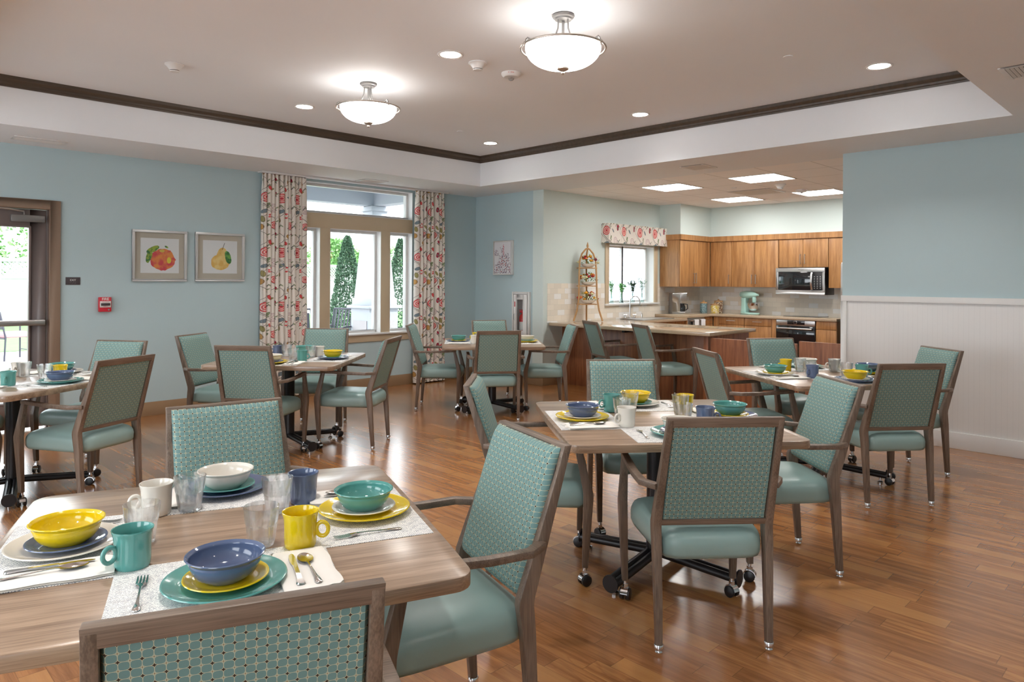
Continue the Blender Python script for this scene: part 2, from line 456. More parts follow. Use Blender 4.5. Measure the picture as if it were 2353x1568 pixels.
class Once:            # hands out the prototype first, then copies of it
    def __init__(s, maker): s.maker, s.o = maker, None
    def __call__(s, loc, rz, label, group=None):
        if s.o is None:
            s.o = s.maker(); s.o.location = loc; s.o.rotation_euler = (0, 0, rz); s.o['label'] = label
            if group: s.o['group'] = group
            return s.o
        return dup(s.o, loc, rz, label, group)
def text(name, body, size, material, parent, M, depth=.0008, align='CENTER', bold=0.0):
    cu = bpy.data.curves.new('tmp', 'FONT'); cu.body = body; cu.size = size; cu.extrude = depth; cu.align_x = align; cu.align_y = 'CENTER'; cu.offset = bold
    t = bpy.data.objects.new('tmp', cu); COL.objects.link(t); bpy.context.view_layer.update()
    me = bpy.data.meshes.new_from_object(t.evaluated_get(bpy.context.evaluated_depsgraph_get()))
    bpy.data.objects.remove(t); me.transform(M); me.materials.clear(); me.materials.append(MATS[material]); me.name = name
    o = bpy.data.objects.new(name, me); COL.objects.link(o); o.parent = parent; return o
# text frames: facing -Y (on the left wall) and facing -X (on the back walls), reading left to right in the picture
def TY(x, y, z): return Matrix.Translation((x, y, z)) @ Matrix.Rotation(PI / 2, 4, 'X')
def TX(x, y, z): return Matrix.Translation((x, y, z)) @ Matrix.Rotation(-PI / 2, 4, 'Z') @ Matrix.Rotation(PI / 2, 4, 'X')
# ------------------------------------------------------------------ the room shell
H, HT = 2.74, 3.14
XL, YF = -2.5, -2.6                      # far sides of the room, behind the camera
YW, XB, XK = 8.09, 7.23, 11.4            # window wall, back wall, kitchen back wall
YK, YR = 6.68, 2.66                      # kitchen side wall, end of the right wall
struct(MB().box(XL - .2, XK + .2, YF - .2, YW + .2, -.12, 0).build('floor', 'floor_wood', smooth=0))
c = MB()
c.box(XL - .2, 7.45, 7.11, YW + .2, H, 3.35).box(XL - .2, 7.45, YF - .2, 1.13, H, 3.35)
c.box(6.43, 7.45, 1.13, 7.11, H, 3.35).box(XL - .2, .27, 1.13, 7.11, H, 3.35).box(.27, 6.43, 1.13, 7.11, HT, 3.35)
struct(c.build('ceiling', 'ceiling_paint', smooth=0))
struct(MB().box(7.45, XK + .2, 1.4, YK + .2, H, 3.35).build('ceiling', 'drop_tile', smooth=0))
# window wall with the exit door and the big window
DX0, DX1, DZ = .62, 1.68, 2.163
WX0, WX1, WZ0, WZ1 = 4.20, 6.03, .745, 2.70
m = MB()
m.box(XL - .2, DX0, YW, YW + .2, 0, H).box(DX0, DX1, YW, YW + .2, DZ, H).box(DX1, WX0, YW, YW + .2, 0, H)
m.box(WX0, WX1, YW, YW + .2, 0, WZ0).box(WX0, WX1, YW, YW + .2, WZ1, H).box(WX1, XB + .2, YW, YW + .2, 0, H)
struct(m.build('wall_left', 'wall_paint', smooth=0))
m = MB().box(XB, XB + .2, YK + .2, 6.945, 0, H).box(XB, XB + .2, 7.225, YW, 0, H).box(XB, XB + .2, 6.945, 7.225, 0, .625).box(XB, XB + .2, 6.945, 7.225, 1.275, H).box(XB + .15, XB + .2, 6.945, 7.225, .625, 1.275)
struct(m.build('wall_back', 'wall_paint', smooth=0))
KX0, KX1, KZ0, KZ1 = 8.70, 9.94, 1.115, 2.03
m = MB()
m.box(XB, KX0, YK, YK + .2, 0, H).box(KX0, KX1, YK, YK + .2, 0, KZ0).box(KX0, KX1, YK, YK + .2, KZ1, H).box(KX1, XK + .2, YK, YK + .2, 0, H)
struct(m.build('wall_kitchen_left', 'wall_paint_lit', smooth=0))
m = MB().box(XK, XK + .2, 1.4, YK, 0, H)
m.box(11.07, XK, 1.6, 6.28, 2.24, H).box(10.1, XK, 6.28, YK, 2.24, H)
struct(m.build('wall_kitchen_back', 'wall_paint_lit', smooth=0))
struct(MB().box(XB + .15, XK, 1.4, 1.6, 0, H).build('wall_kitchen_right', 'wall_paint_lit', smooth=0))
struct(MB().box(XB, XB + .15, YF - .2, YR, 0, H).build('wall_right', 'wall_paint', smooth=0))
struct(MB().box(XL - .2, XB + .15, YF - .2, YF, 0, H).build('wall_front', 'wall_paint', smooth=0))
m = MB().box(XL - .2, XL, YF, YW, 0, .6).box(XL - .2, XL, YF, YW, 2.5, H)
for a, b in ((YF, -1.6), (.4, 1.6), (3.8, 4.8), (7.0, YW)): m.box(XL - .2, XL, a, b, .6, 2.5)  # unseen window openings, added so sky light fills the camera side
struct(m.build('wall_rear', 'wall_paint', smooth=0))
# crown in the tray: stepped profile run round the recess
def run(prof, pts, name, material):      # prof: (out, z); pts: closed inward-offset rectangle
    x0, x1, y0, y1 = pts
    rings = []
    for sx, sy in ((x0, y0), (x1, y0), (x1, y1), (x0, y1)):
        dx = 1 if sx == x0 else -1; dy = 1 if sy == y0 else -1
        rings.append([(sx + dx * o, sy + dy * o, z) for o, z in prof])
    return struct(MB().loft(rings, closed=True).build(name, material, smooth=0))
run([(0, 3.14), (0, 3.052), (.010, 3.052), (.012, 3.066), (.022, 3.072), (.024, 3.088), (.040, 3.108), (.046, 3.112), (.048, 3.14)], (.27, 6.43, 1.13, 7.11), 'trim_1', 'crown_wood')
# baseboards
struct(MB().box(DX1 + .08, XB, YW - .014, YW, 0, .146).build('baseboard_left', 'baseboard_tan', bevel=.003))
struct(MB().box(XB - .014, XB, YK, YW - .014, 0, .146).box(XB - .014, 7.60, YK - .014, YK, 0, .146).build('baseboard_back', 'baseboard_tan', bevel=.003))
struct(MB().box(XL, DX0 - .08, YW - .014, YW, 0, .146).build('baseboard_left', 'baseboard_tan', bevel=.003))
struct(MB().box(XB - .030, XB, YF, YR + .002, 0, .146).build('baseboard_right', 'white_trim', bevel=.004))
# wainscot on the right wall
w = MB().box(XB - .012, XB, YF, YR - .02, .14, 1.30).build('trim_2', 'wainscot_white', smooth=0); struct(w)
struct(MB().box(XB - .028, XB, YF, YR + .004, 1.288, 1.342).box(XB - .028, XB, YR - .052, YR + .004, .146, 1.288).build('trim_3', 'white_trim', bevel=.003))
# ---- big window
def frame_ring(m, x0, x1, z0, z1, y0, y1, t):
    m.box(x0, x1, y0, y1, z0, z0 + t).box(x0, x1, y0, y1, z1 - t, z1).box(x0, x0 + t, y0, y1, z0 + t, z1 - t).box(x1 - t, x1, y0, y1, z0 + t, z1 - t)
wn = bpy.data.objects.new('window_1', None); COL.objects.link(wn); struct(wn)
m = MB().box(WX0, WX1, YW - .003, YW + .19, 2.125, 2.31)
for a, b in ((4.585, 4.725), (5.505, 5.65)): m.box(a, b, YW - .003, YW + .19, WZ0, 2.125)
m.build('mullion_casing', 'casing_tan', wn, bevel=.003)
for x0, x1, z0, z1 in ((WX0, 4.585, WZ0, 2.125), (4.725, 5.505, WZ0, 2.125), (5.65, WX1, WZ0, 2.125), (WX0, WX1, 2.31, WZ1)):
    m = MB(); frame_ring(m, x0, x1, z0, z1, YW + .10, YW + .17, .038)
    f = m.build('sash_frame', 'white_trim', wn, bevel=.003)
    MB().box(x0 + .036, x1 - .036, YW + .13, YW + .134, z0 + .036, z1 - .036).build('pane', 'window_glass', f, smooth=0)
    m = MB()
    if x0 > 4.3: m.box(x0, x0 + .006, YW, YW + .1, z0, z1)
    m.box(x1 - .006, x1, YW, YW + .1, z0, z1).box(x0, x1, YW, YW + .1, z1 - .006, z1)
    m.build('jamb_liner', 'white_trim', wn, smooth=0)
MB().box(4.1, 6.13, YW - .05, YW + .1, .728, .752).build('sill', 'white_trim', wn, bevel=.004)
MB().box(4.1, 6.13, YW - .018, YW, .635, .728).build('apron', 'casing_tan', wn, bevel=.003)
# ---- kitchen window
wk = bpy.data.objects.new('window_2', None); COL.objects.link(wk); struct(wk)
m = MB().box(8.615, 8.705, YK - .02, YK, 1.10, 2.05).box(9.925, 10.02, YK - .02, YK, 1.10, 2.05)
m.build('casing', 'casing_tan', wn if 0 else wk, bevel=.003)
MB().box(8.60, 10.04, YK - .05, YK + .12, 1.088, 1.118).build('sill', 'white_trim', wk, bevel=.004)
for x0, x1 in ((8.71, 9.26), (9.22, 9.92)):
    m = MB(); frame_ring(m, x0, x1, 1.118, 2.03, YK + .13, YK + .165, .035); f = m.build('sash_frame', 'white_trim', wk, bevel=.002)
    MB().box(x0 + .03, x1 - .03, YK + .145, YK + .149, 1.15, 2.0).build('pane', 'window_glass', f, smooth=0)
m = MB().box(KX0, KX0 + .006, YK, YK + .13, 1.118, KZ1).box(KX1 - .006, KX1, YK, YK + .13, 1.118, KZ1).box(KX0, KX1, YK, YK + .13, KZ1 - .006, KZ1)
m.build('jamb_liner', 'white_trim', wk, smooth=0)
# ---- exit door
dr = bpy.data.objects.new('door_1', None); COL.objects.link(dr); struct(dr)
m = MB().box(DX0 - .06, DX0 + .03, YW - .022, YW + .12, 0, DZ + .06).box(DX1 - .03, DX1 + .06, YW - .022, YW + .12, 0, DZ + .06).box(DX0 + .03, DX1 - .03, YW - .022, YW + .12, DZ - .03, DZ + .06)
m.build('door_frame', 'frame_brown', dr, bevel=.004)
MB().box(DX1 - .045, DX1 - .030, YW + .03, YW + .1, 0, DZ - .03).box(DX0 + .030, DX0 + .045, YW + .03, YW + .1, 0, DZ - .03).build('door_stop', 'door_bronze', dr, bevel=.002)
m = MB(); y0, y1 = YW + .045, YW + .09
m.box(.67, .84, y0, y1, .02, 2.128).box(1.497, 1.632, y0, y1, .02, 2.128).box(.84, 1.497, y0, y1, .02, .26).box(.84, 1.497, y0, y1, 1.965, 2.128)
lf = m.build('door_leaf', 'door_bronze', dr, bevel=.003)
m = MB(); frame_ring(m, .835, 1.503, .255, 1.97, y0 - .008, y1 + .008, .016); m.build('glazing_bead', 'door_bronze', lf, bevel=.002)
MB().box(.845, 1.495, y0 + .02, y0 + .026, .265, 1.96).build('pane', 'window_glass', lf, smooth=0)
MB().box(.72, 1.612, y0 - .075, y0 - .02, 1.008, 1.062).box(.74, .80, y0 - .03, y0 + .002, 1.01, 1.06).box(1.54, 1.60, y0 - .03, y0 + .002, 1.01, 1.06).build('push_bar', 'brushed_steel', dr, bevel=.006)
MB().box(1.335, 1.612, y0 - .055, y0 - .002, 2.005, 2.072).build('door_closer', 'lamp_white', dr, bevel=.008)
MB().tube([(1.44, y0 - .03, 2.075), (1.44, y0 - .03, 2.105), (1.30, YW - .04, 2.118), (.95, YW - .03, 2.128)], .009).build('closer_arm', 'brushed_steel', dr)
for z in (.25, 1.1, 1.95): MB().tube([(.655, y0 - .012, z - .06), (.655, y0 - .012, z + .06)], .008).build('hinge', 'brushed_steel', dr)
# tile splashback
m = MB().box(7.315, 8.61, YK - .010, YK, .88, 1.43).box(8.61, 10.03, YK - .010, YK, .88, 1.085).box(10.03, XK, YK - .010, YK, .88, 1.43)
struct(m.build('trim_4', 'tile_left', smooth=0))
struct(MB().box(XK - .010, XK, 3.0, YK - .010, .92, 1.45).build('trim_5', 'tile_back', smooth=0))

# ------------------------------------------------------------------ ceiling fittings
def make_lamp():
    t = empty('ceiling_lamp', '', 'ceiling lamp')        # origin on the ceiling
    MB().lathe([(.001, 0), (.068, 0), (.072, -.008), (.066, -.018), (.055, -.022), (.052, -.032), (.001, -.036)], 32).build('canopy', 'lamp_white', t)
    MB().tube([(0, 0, -.03), (0, 0, -.20)], .009, 12).build('stem', 'lamp_white', t)
    for k in range(3):
        a = k * 2 * PI / 3 + .5; ca, sa = math.cos(a), math.sin(a)
        p = [(.034, -.03), (.037, -.09), (.055, -.14), (.10, -.185), (.17, -.205), (.225, -.188), (.248, -.178), (.258, -.190), (.262, -.21)]
        MB().tube([(r * ca, r * sa, z) for r, z in p], .0055, 8).build('arm', 'lamp_white', t)
        MB().sphere((.266 * ca, .266 * sa, -.214), .011, 10, 8).tube([(.266 * ca, .266 * sa, -.214), (.266 * ca, .266 * sa, -.236)], .003).build('arm_finial', 'lamp_nickel', t)
    MB().tube([(.266 * math.cos(a), .266 * math.sin(a), -.212) for a in [2 * PI * k / 64 for k in range(64)]], .0065, 8, True).build('ring', 'lamp_nickel', t)
    prof = [(.232, -.200)] + [(.238 * math.cos(q) ** .8, -.205 - .130 * math.sin(q)) for q in [PI / 2 * k / 14 for k in range(14)]] + [(.001, -.335)]
    inner = [(max(.001, r - .006), z + .006) for r, z in reversed(prof)]
    MB().lathe(prof + [(.001, -.330)] + [(r - .003, z + .003) for r, z in reversed(prof[:-1])], 48).build('bowl_shade', 'lamp_glow', t)
    MB().lathe([(r - .004, z + .0045) for r, z in prof[:-1]] + [(.001, -.3285), (.001, -.3265)] + inner[2:], 48).build('bowl_lining', 'plastic_white', t)
    MB().lathe([(.001, -.330), (.038, -.334), (.036, -.342), (.018, -.352), (.008, -.354), (.011, -.366), (.007, -.374), (.001, -.377)], 24).build('finial', 'lamp_nickel', t)
    return t
lamp = Once(make_lamp)
lamp((3.343, 2.93, HT), .2, 'larger-looking bowl ceiling lamp, the nearer of the two on the tray ceiling', 'bowl ceiling lamps')
lamp((3.357, 5.135, HT), .1, 'bowl ceiling lamp farther back, nearer the curtained window', 'bowl ceiling lamps')
for i, (x, y) in enumerate(((3.343, 2.93), (3.357, 5.135))):
    for k in range(3):
        a = k * 2.094 + .3
        d = bpy.data.lights.new('bulb', 'POINT'); d.energy = BULB_W; d.shadow_soft_size = .035; d.color = (1, .95, .89)
        o = bpy.data.objects.new('bulb', d); COL.objects.link(o); o.location = (x + .12 * math.cos(a), y + .12 * math.sin(a), HT - .20)
def make_can():
    t = empty('recessed_light', '', 'recessed light')
    MB().lathe([(.075, 0), (.098, 0), (.098, -.004), (.088, -.008), (.075, -.004)], 36).build('trim_ring', 'plastic_white', t)
    MB().lathe([(.001, -.001), (.076, -.001), (.076, -.004), (.001, -.004)], 36).build('lens', 'can_glow', t)
    return t
can = Once(make_can)
def spot(x, y, z):
    d = bpy.data.lights.new('downlight', 'SPOT'); d.energy = SPOT_W; d.spot_size = 2.15; d.spot_blend = .7; d.shadow_soft_size = .07; d.color = (1, .965, .92)
    o = bpy.data.objects.new('downlight', d); COL.objects.link(o); o.location = (x, y, z - .012)
CN = {(3.345, 4.035): 'round recessed light beside the smoke detector and fire strobe', (3.375, 6.27): 'round recessed light left of the farther bowl lamp',
      (5.86, 6.30): 'round recessed light near the inner corner of the tray ceiling', (5.88, 4.125): 'round recessed light above the kitchen opening, between two bowl lamps and crown',
      (5.83, 1.88): 'round recessed light at the right end of the tray ceiling'}
for (x, y), l in CN.items(): can((x, y, HT), 0, l, 'recessed tray lights'); spot(x, y, HT)
for x, y, zc in ((3.345, 1.88, HT), (.85, 1.88, HT), (.85, 4.08, HT), (.85, 6.28, HT), (-1.3, 1.0, H), (-1.3, 3.6, H), (-1.3, 6.2, H), (1.6, -.9, H), (4.2, -.9, H), (6.3, -.9, H)): spot(x, y, zc); can((x, y, zc), 0, 'unseen round recessed light, of the tray grid or added for fill', 'recessed lights outside the picture')  # cans outside the tray are unseen, added to light the camera side
def make_troffer():
    t = empty('ceiling_light_panel', '', 'light panel')
    m = MB(); s = .305
    for a in (-1, 1): m.box(-s, s, min(a * s, a * (s - .018)), max(a * s, a * (s - .018)), -.006, 0).box(min(a * s, a * (s - .018)), max(a * s, a * (s - .018)), -s + .018, s - .018, -.006, 0)
    m.build('panel_frame', 'plastic_white', t)
    for a in (-1, 1): MB().box(-.285 if a < 0 else .012, -.012 if a < 0 else .285, -.285, .285, -.004, -.001).build('diffuser', 'trof_glow', t, smooth=0)
    MB().box(-.012, .012, -.285, .285, -.007, -.001).build('divider', 'plastic_white', t)
    return t
tr = Once(make_troffer)
for (x, y), l in {(8.26, 5.27): 'square lit panel in kitchen ceiling, front left one', (8.26, 4.0): 'square lit panel in kitchen ceiling, front right one',
                  (10.15, 5.31): 'square lit panel in kitchen ceiling, back left one above the cabinets', (10.15, 4.04): 'square lit panel in kitchen ceiling, back right one by the fire strobe'}.items():
    tr((x, y, H), 0, l, 'kitchen ceiling light panels')
def vent(x, y, lx, ly, label, rz=0, z=H):
    t = empty('air_vent', label, 'vent', (x, y, z), rz, 'ceiling air vents')
    m = MB()
    for a in (-1, 1): m.box(-lx / 2, lx / 2, min(a * ly / 2, a * (ly / 2 - .03)), max(a * ly / 2, a * (ly / 2 - .03)), -.008, 0).box(min(a * lx / 2, a * (lx / 2 - .03)), max(a * lx / 2, a * (lx / 2 - .03)), -ly / 2 + .03, ly / 2 - .03, -.008, 0)
    m.build('vent_frame', 'plastic_white', t, bevel=.002)
    MB().box(-lx / 2 + .03, lx / 2 - .03, -ly / 2 + .03, ly / 2 - .03, -.002, -.0005).build('vent_throat', 'grille_dark', t)
    n = int((ly - .06) / .022); m = MB()
    for k in range(n):
        y0 = -ly / 2 + .03 + (k + .5) * (ly - .06) / n
        m.add([(-lx / 2 + .03, y0 - .007, -.002), (lx / 2 - .03, y0 - .007, -.002), (lx / 2 - .03, y0 + .007, -.009), (-lx / 2 + .03, y0 + .007, -.009)], [(0, 1, 2, 3)])
        m.add([(-lx / 2 + .03, y0 - .007, -.003), (lx / 2 - .03, y0 - .007, -.003), (lx / 2 - .03, y0 + .007, -.010), (-lx / 2 + .03, y0 + .007, -.010)], [(3, 2, 1, 0)])
    m.build('louvres', 'plastic_white', t, smooth=0)
vent(1.485, 7.70, .42, .20, 'white ceiling vent above the exit door')
vent(5.12, 7.74, .34, .26, 'white ceiling vent above the big window')
vent(6.97, 4.11, .30, .30, 'small square vent in the soffit before the kitchen ceiling')
vent(5.12, .82, .32, .26, 'white ceiling vent at right edge over the wainscot wall')
vent(9.47, 4.66, .55, .60, 'large square vent between the kitchen ceiling light panels')
def detector(x, y, z, label):
    t = empty('smoke_detector', label, 'smoke detector', (x, y, z), 0, 'smoke detectors')
    MB().lathe([(.001, 0), (.070, 0), (.072, -.008), (.060, -.016), (.044, -.036), (.036, -.048), (.001, -.048)], 32).build('body', 'plastic_white', t)
    MB().lathe([(.034, -.048), (.034, -.053), (.001, -.053)], 24).build('sensor_slot', 'grille_dark', t)
    MB().lathe([(.001, -.0532), (.036, -.0532), (.034, -.060), (.001, -.061)], 24).build('cap', 'plastic_white', t)
detector(2.0, 5.765, HT, 'white smoke detector alone at upper left of the tray ceiling')
detector(3.62, 4.04, HT, 'white smoke detector between the recessed light and the fire strobe')
detector(8.95, 4.08, H, 'white smoke detector among the kitchen light panels')
def strobe(x, y, z, label, rz):
    t = empty('fire_strobe', label, 'fire alarm strobe', (x, y, z), rz, 'ceiling fire strobes')
    MB().lathe([(.001, 0), (.078, 0), (.080, -.006), (.074, -.022), (.058, -.034), (.001, -.035)], 36).build('body', 'plastic_white', t)
    MB().lathe([(.001, -.034), (.026, -.034), (.024, -.050), (.014, -.060), (.001, -.061)], 20).build('lens', 'tumbler_glass', t)
    MB().box(-.004, .004, -.016, .016, -.050, -.036).build('flash_tube', 'chrome', t)
    # lettering curved round the rim, on the side towards the camera
    a0 = -2.0
    for k, ch in enumerate('FIRE'):
        a = a0 + (k - 1.5) * .16
        M = Matrix.Rotation(a + PI / 2, 4, 'Z') @ Matrix.Translation((0, -.0795, -.014)) @ Matrix.Rotation(PI / 2 - .35, 4, 'X')
        text('lettering', ch, .017, 'letter_red', t, M, .0006)
strobe(3.99, 4.05, HT, 'white round alarm strobe lettered FIRE beside the nearer bowl lamp', -.35)
strobe(9.66, 4.10, H, 'white round alarm strobe lettered FIRE before the back right kitchen panel', -.35)
for x, y, z, l in ((5.16, 6.05, HT, 'small flat sprinkler cap near the inner corner of the tray'), (5.12, 2.28, HT, 'small flat sprinkler cap at the right of the tray ceiling'), (8.86, 4.68, H, 'small flat sprinkler cap in the kitchen ceiling')):
    o = MB().lathe([(.001, 0), (.034, 0), (.035, -.004), (.033, -.006), (.001, -.006)], 28).build('sprinkler_cap', 'ceiling_paint', loc=(x, y, z)); tag(o, l, 'sprinkler', 'sprinkler caps')

# ------------------------------------------------------------------ things on the walls
def picture(x0, x1, z0, z1, art, label):
    cx, cz, hw, hh = (x0 + x1) / 2, (z0 + z1) / 2, (x1 - x0) / 2, (z1 - z0) / 2
    t = empty('framed_picture', label, 'picture', (cx, YW, cz), 0, 'fruit pictures')
    m = MB(); frame_ring(m, -hw, hw, -hh, hh, -.030, 0, .026); m.build('frame', 'picture_silver', t, bevel=.003)
    MB().box(-hw + .02, hw - .02, -.012, -.004, -hh + .02, hh - .02).build('mount', 'linen_mat', t, smooth=0)
    MB().box(-.195, .195, -.0145, -.0125, -.185, .19).build('print', art, t, smooth=0)
    MB().box(-hw + .025, hw - .025, -.020, -.0195, -hh + .025, hh - .025).build('glazing', 'window_glass', t, smooth=0)
picture(2.387, 2.940, 1.436, 1.986, 'apple_art', 'silver framed watercolour of a red apple with leaves')
picture(3.033, 3.590, 1.438, 1.990, 'pear_art', 'silver framed watercolour of a yellow pear beside the curtain')
t = empty('framed_picture', 'small white box-framed flower print on the short back wall', 'picture', (XB, 7.457, 1.80))
m = MB().box(-.045, 0, -.198, -.180, -.25, .25).box(-.045, 0, .180, .198, -.25, .25).box(-.045, 0, -.18, .18, -.25, -.232).box(-.045, 0, -.18, .18, .232, .25)
m.build('frame', 'white_trim', t, bevel=.002); MB().box(-.036, -.002, -.178, .178, -.230, .230).build('print', 'floral_art', t, smooth=0)
t = empty('exit_sign', 'small dark tactile sign reading EXIT beside the door', 'sign', (1.85, YW, 1.4385))
MB().box(-.064, .064, -.005, 0, -.038, .038).build('plate', 'sign_dark', t, bevel=.001)
text('lettering', 'EXIT', .026, 'letter_white', t, TY(0, -.005, .008))
m = MB()
for i, (a, b) in enumerate(((0, 0), (0, 1), (2, 0), (3, 1), (3, 2), (5, 0), (6, 1), (8, 0), (8, 2), (9, 1))): m.sphere((-.024 + a * .0052, -.0055, -.016 - b * .0035), .0011, 6, 4)
m.build('braille', 'letter_white', t)
t = empty('fire_pull_station', 'red fire alarm pull station on the blue wall', 'fire alarm', (2.13, YW, 1.20))
MB().box(-.058, .058, -.045, 0, -.075, .075).build('body', 'alarm_red', t, bevel=.008)
MB().box(-.050, .050, -.052, -.044, -.030, .034).build('handle_plate', 'plastic_white', t, bevel=.002)
MB().box(-.042, .042, -.062, -.050, -.012, .014).build('pull_handle', 'sign_dark', t, bevel=.003)
text('lettering', 'FIRE', .036, 'letter_white', t, TY(0, -.0455, .054), bold=.0006)
text('lettering', 'PULL DOWN', .011, 'letter_red', t, TY(0, -.0525, .024))
text('lettering', 'PUSH IN', .011, 'letter_red', t, TY(0, -.0525, -.021))
MB().lathe([(.001, 0), (.008, 0), (.008, -.004), (.001, -.004)], 12, TY(.03, -.049, -.055)).build('key_lock', 'chrome', t)
# extinguisher cabinet
t = empty('extinguisher_cabinet', 'white wall cabinet with glass slot showing a red fire extinguisher', 'fire extinguisher cabinet', (XB, 7.08, .96))
m = MB(); m.box(-.045, 0, -.17, -.14, -.36, .345).box(-.045, 0, .14, .17, -.36, .345).box(-.045, 0, -.14, .14, -.36, -.33).box(-.045, 0, -.14, .14, .315, .345)
m.build('cabinet_frame', 'white_trim', t, bevel=.003)
m = MB().box(-.050, -.040, -.132, -.056, -.322, .307).box(-.050, -.040, .066, .132, -.322, .307).box(-.050, -.040, -.056, .066, .235, .307).box(-.050, -.040, -.056, .066, -.322, -.205)
d = m.build('door', 'white_trim', t, bevel=.002)
MB().box(-.046, -.044, -.056, .066, -.205, .235).build('pane', 'window_glass', d, smooth=0)
MB().tube([(-.05, .104, .03), (-.072, .104, .02), (-.072, .104, -.05), (-.05, .104, -.06)], .004).build('door_handle', 'chrome', d)
MB().box(-.0515, -.050, .096, .112, .13, .205).build('red_label', 'letter_red', d)
m = MB().box(.140, .149, -.133, .143, -.333, .313).box(.0, .140, -.133, -.128, -.333, .313).box(.0, .140, .138, .143, -.333, .313).box(.0, .140, -.128, .138, -.333, -.328).box(.0, .140, -.128, .138, .308, .313)
m.build('cabinet_niche', 'white_trim', t, smooth=0)
e = empty('fire_extinguisher', 'red fire extinguisher standing inside the white wall cabinet', 'fire extinguisher', (XB + .055, 7.125, .634))
MB().lathe([(.001, 0), (.048, 0), (.050, .01), (.050, .30), (.040, .335), (.016, .35), (.016, .37), (.001, .37)], 28).build('cylinder', 'extinguisher_red', e)
MB().box(-.012, .012, -.03, .055, .37, .395).box(-.01, .01, .0, .07, .40, .412).build('valve_lever', 'alarm_red', e, bevel=.003)
MB().tube([(0, -.02, .385), (0, -.06, .36), (0, -.062, .25), (0, -.055, .15)], .008).build('hose', 'rubber_black', e)
MB().lathe([(.051, .12), (.0515, .12), (.0515, .24), (.051, .24)], 28).build('label_band', 'plastic_white', e)
def outlet(M, label):
    t = empty('wall_outlet', label, 'outlet', group='wall outlets'); t.matrix_world = M
    MB().box(-.036, .036, -.006, 0, -.058, .058).build('plate', 'outlet_white', t, bevel=.002)
    for dz in (-.022, .022): MB().box(-.016, .016, -.008, -.0055, dz - .014, dz + .014).build('socket', 'plastic_white', t, bevel=.002)
outlet(Matrix.Translation((1.99, YW, .42)), 'white wall outlet low on the wall below the fire pull station')
outlet(Matrix.Translation((6.62, YW, .45)), 'white wall outlet right of the narrow curtain')

# ------------------------------------------------------------------ curtains
def curtain(x0, x1, y0, z0, z1, pleats, label, seed, flat=None):
    rnd = random.Random(seed); N = pleats * 10; ph = [rnd.uniform(-.5, .5) for _ in range(pleats + 2)]
    wd = x1 - x0; arc = wd * 2.1
    def fn(u, v):
        k = u * pleats; q = ph[int(k)] * (1 - k % 1) + ph[int(k) + 1] * (k % 1)
        sp = 1 + .05 * (1 - v)
        amp = .040 * (1.05 - .45 * v ** 6)
        if flat and u > flat: amp *= .35
        x = x0 + (u * wd - wd / 2) * sp + wd / 2 - (sp - 1) * .0
        x += .018 * math.sin(2 * PI * k + q * 2 + PI / 2) * (1 - (v > .96) * .5)
        y = y0 + amp * math.sin(2 * PI * k + q * 3) + .004 * math.sin(17 * v + 5 * u)
        return (x, y, z0 + (z1 - z0) * v)
    def fn2(u, v):
        p = fn(u, v); return (p[0], p[1] + .004, p[2])
    t = empty('curtain', label, 'curtain', (0, 0, 0), 0, 'floral window curtains')
    m = MB(); m.grid(fn, N, 30); n0 = len(m.v); m.grid(fn2, N, 30)
    idx = {}
    me_uv = {}
    for j in range(31):
        for i in range(N + 1):
            for o in (0, n0):
                p = m.v[o + j * (N + 1) + i]; me_uv[(round(p[0], 4), round(p[1], 4), round(p[2], 4))] = (i / N * arc, p[2])
    o = m.build('drape', 'curtain_cotton', t, smooth=80, uvf=lambda co, n: me_uv.get((round(co.x, 4), round(co.y, 4), round(co.z, 4)), (co.x, co.z)))
    MB().box(x0 + .01, x1 - .01, y0 - .012, y0 + .02, z1 - .003, z1 + .015).build('heading_tape', 'grille_dark', t)
    return t
curtain(3.765, 4.33, 8.0, .05, 2.722, 11, 'floral curtain on the left of the big window, wide and gathered', 3, .72)
curtain(6.015, 6.53, 8.0, .02, 2.722, 8, 'floral curtain on the right of the big window, narrower one', 5)
o = MB().box(3.74, 6.56, 7.93, 7.96, 2.718, 2.739).box(3.74, 6.56, 7.965, 8.06, 2.726, 2.739).build('curtain_track', 'plastic_white', bevel=.002); tag(o, 'white curtain track fixed to the ceiling over the big window', 'curtain track')
# valance over the kitchen window
t = empty('window_valance', 'short floral valance box over the kitchen window', 'valance', (0, 0, 0))
m = MB()
N = 60
P = []
for i in range(N + 1):
    u = i / N; P.append((8.53 + u * 1.63, 6.545 - .006 * math.sin(u * 40)))
path = [(8.53, YK - .001), (8.53, 6.62)] + P + [(10.16, 6.62), (10.16, YK - .001)]
s = [0]
for a, b in zip(path, path[1:]): s.append(s[-1] + math.hypot(b[0] - a[0], b[1] - a[1]))
UVV = {}
rings = []
for (x, y), q in zip(path, s):
    flare = -.012
    sd = (x < 8.531) - (x > 10.159); fx = -.012 * sd if y > 6.56 else 0
    iy = y + (.010 if y < 6.56 else 0); ix = x + (.010 * sd)
    r = [(x, y, 2.345), (x + fx, y + (flare if y < 6.56 else 0), 2.045), (ix + fx, iy + (flare if y < 6.56 else 0), 2.045), (ix, iy, 2.345)]
    for p in r: UVV[(round(p[0], 4), round(p[1], 4), round(p[2], 4))] = (q, p[2] * .8)
    rings.append(r)
m.loft(rings)
m.build('fabric', 'curtain_cotton', t, smooth=40, uvf=lambda co, n: UVV.get((round(co.x, 4), round(co.y, 4), round(co.z, 4)), (co.x, co.z)))
MB().box(8.54, 10.15, 6.56, YK, 2.333, 2.343).build('top_board', 'curtain_cotton', t, smooth=0, uvf=lambda co, n: (co.x, co.y))
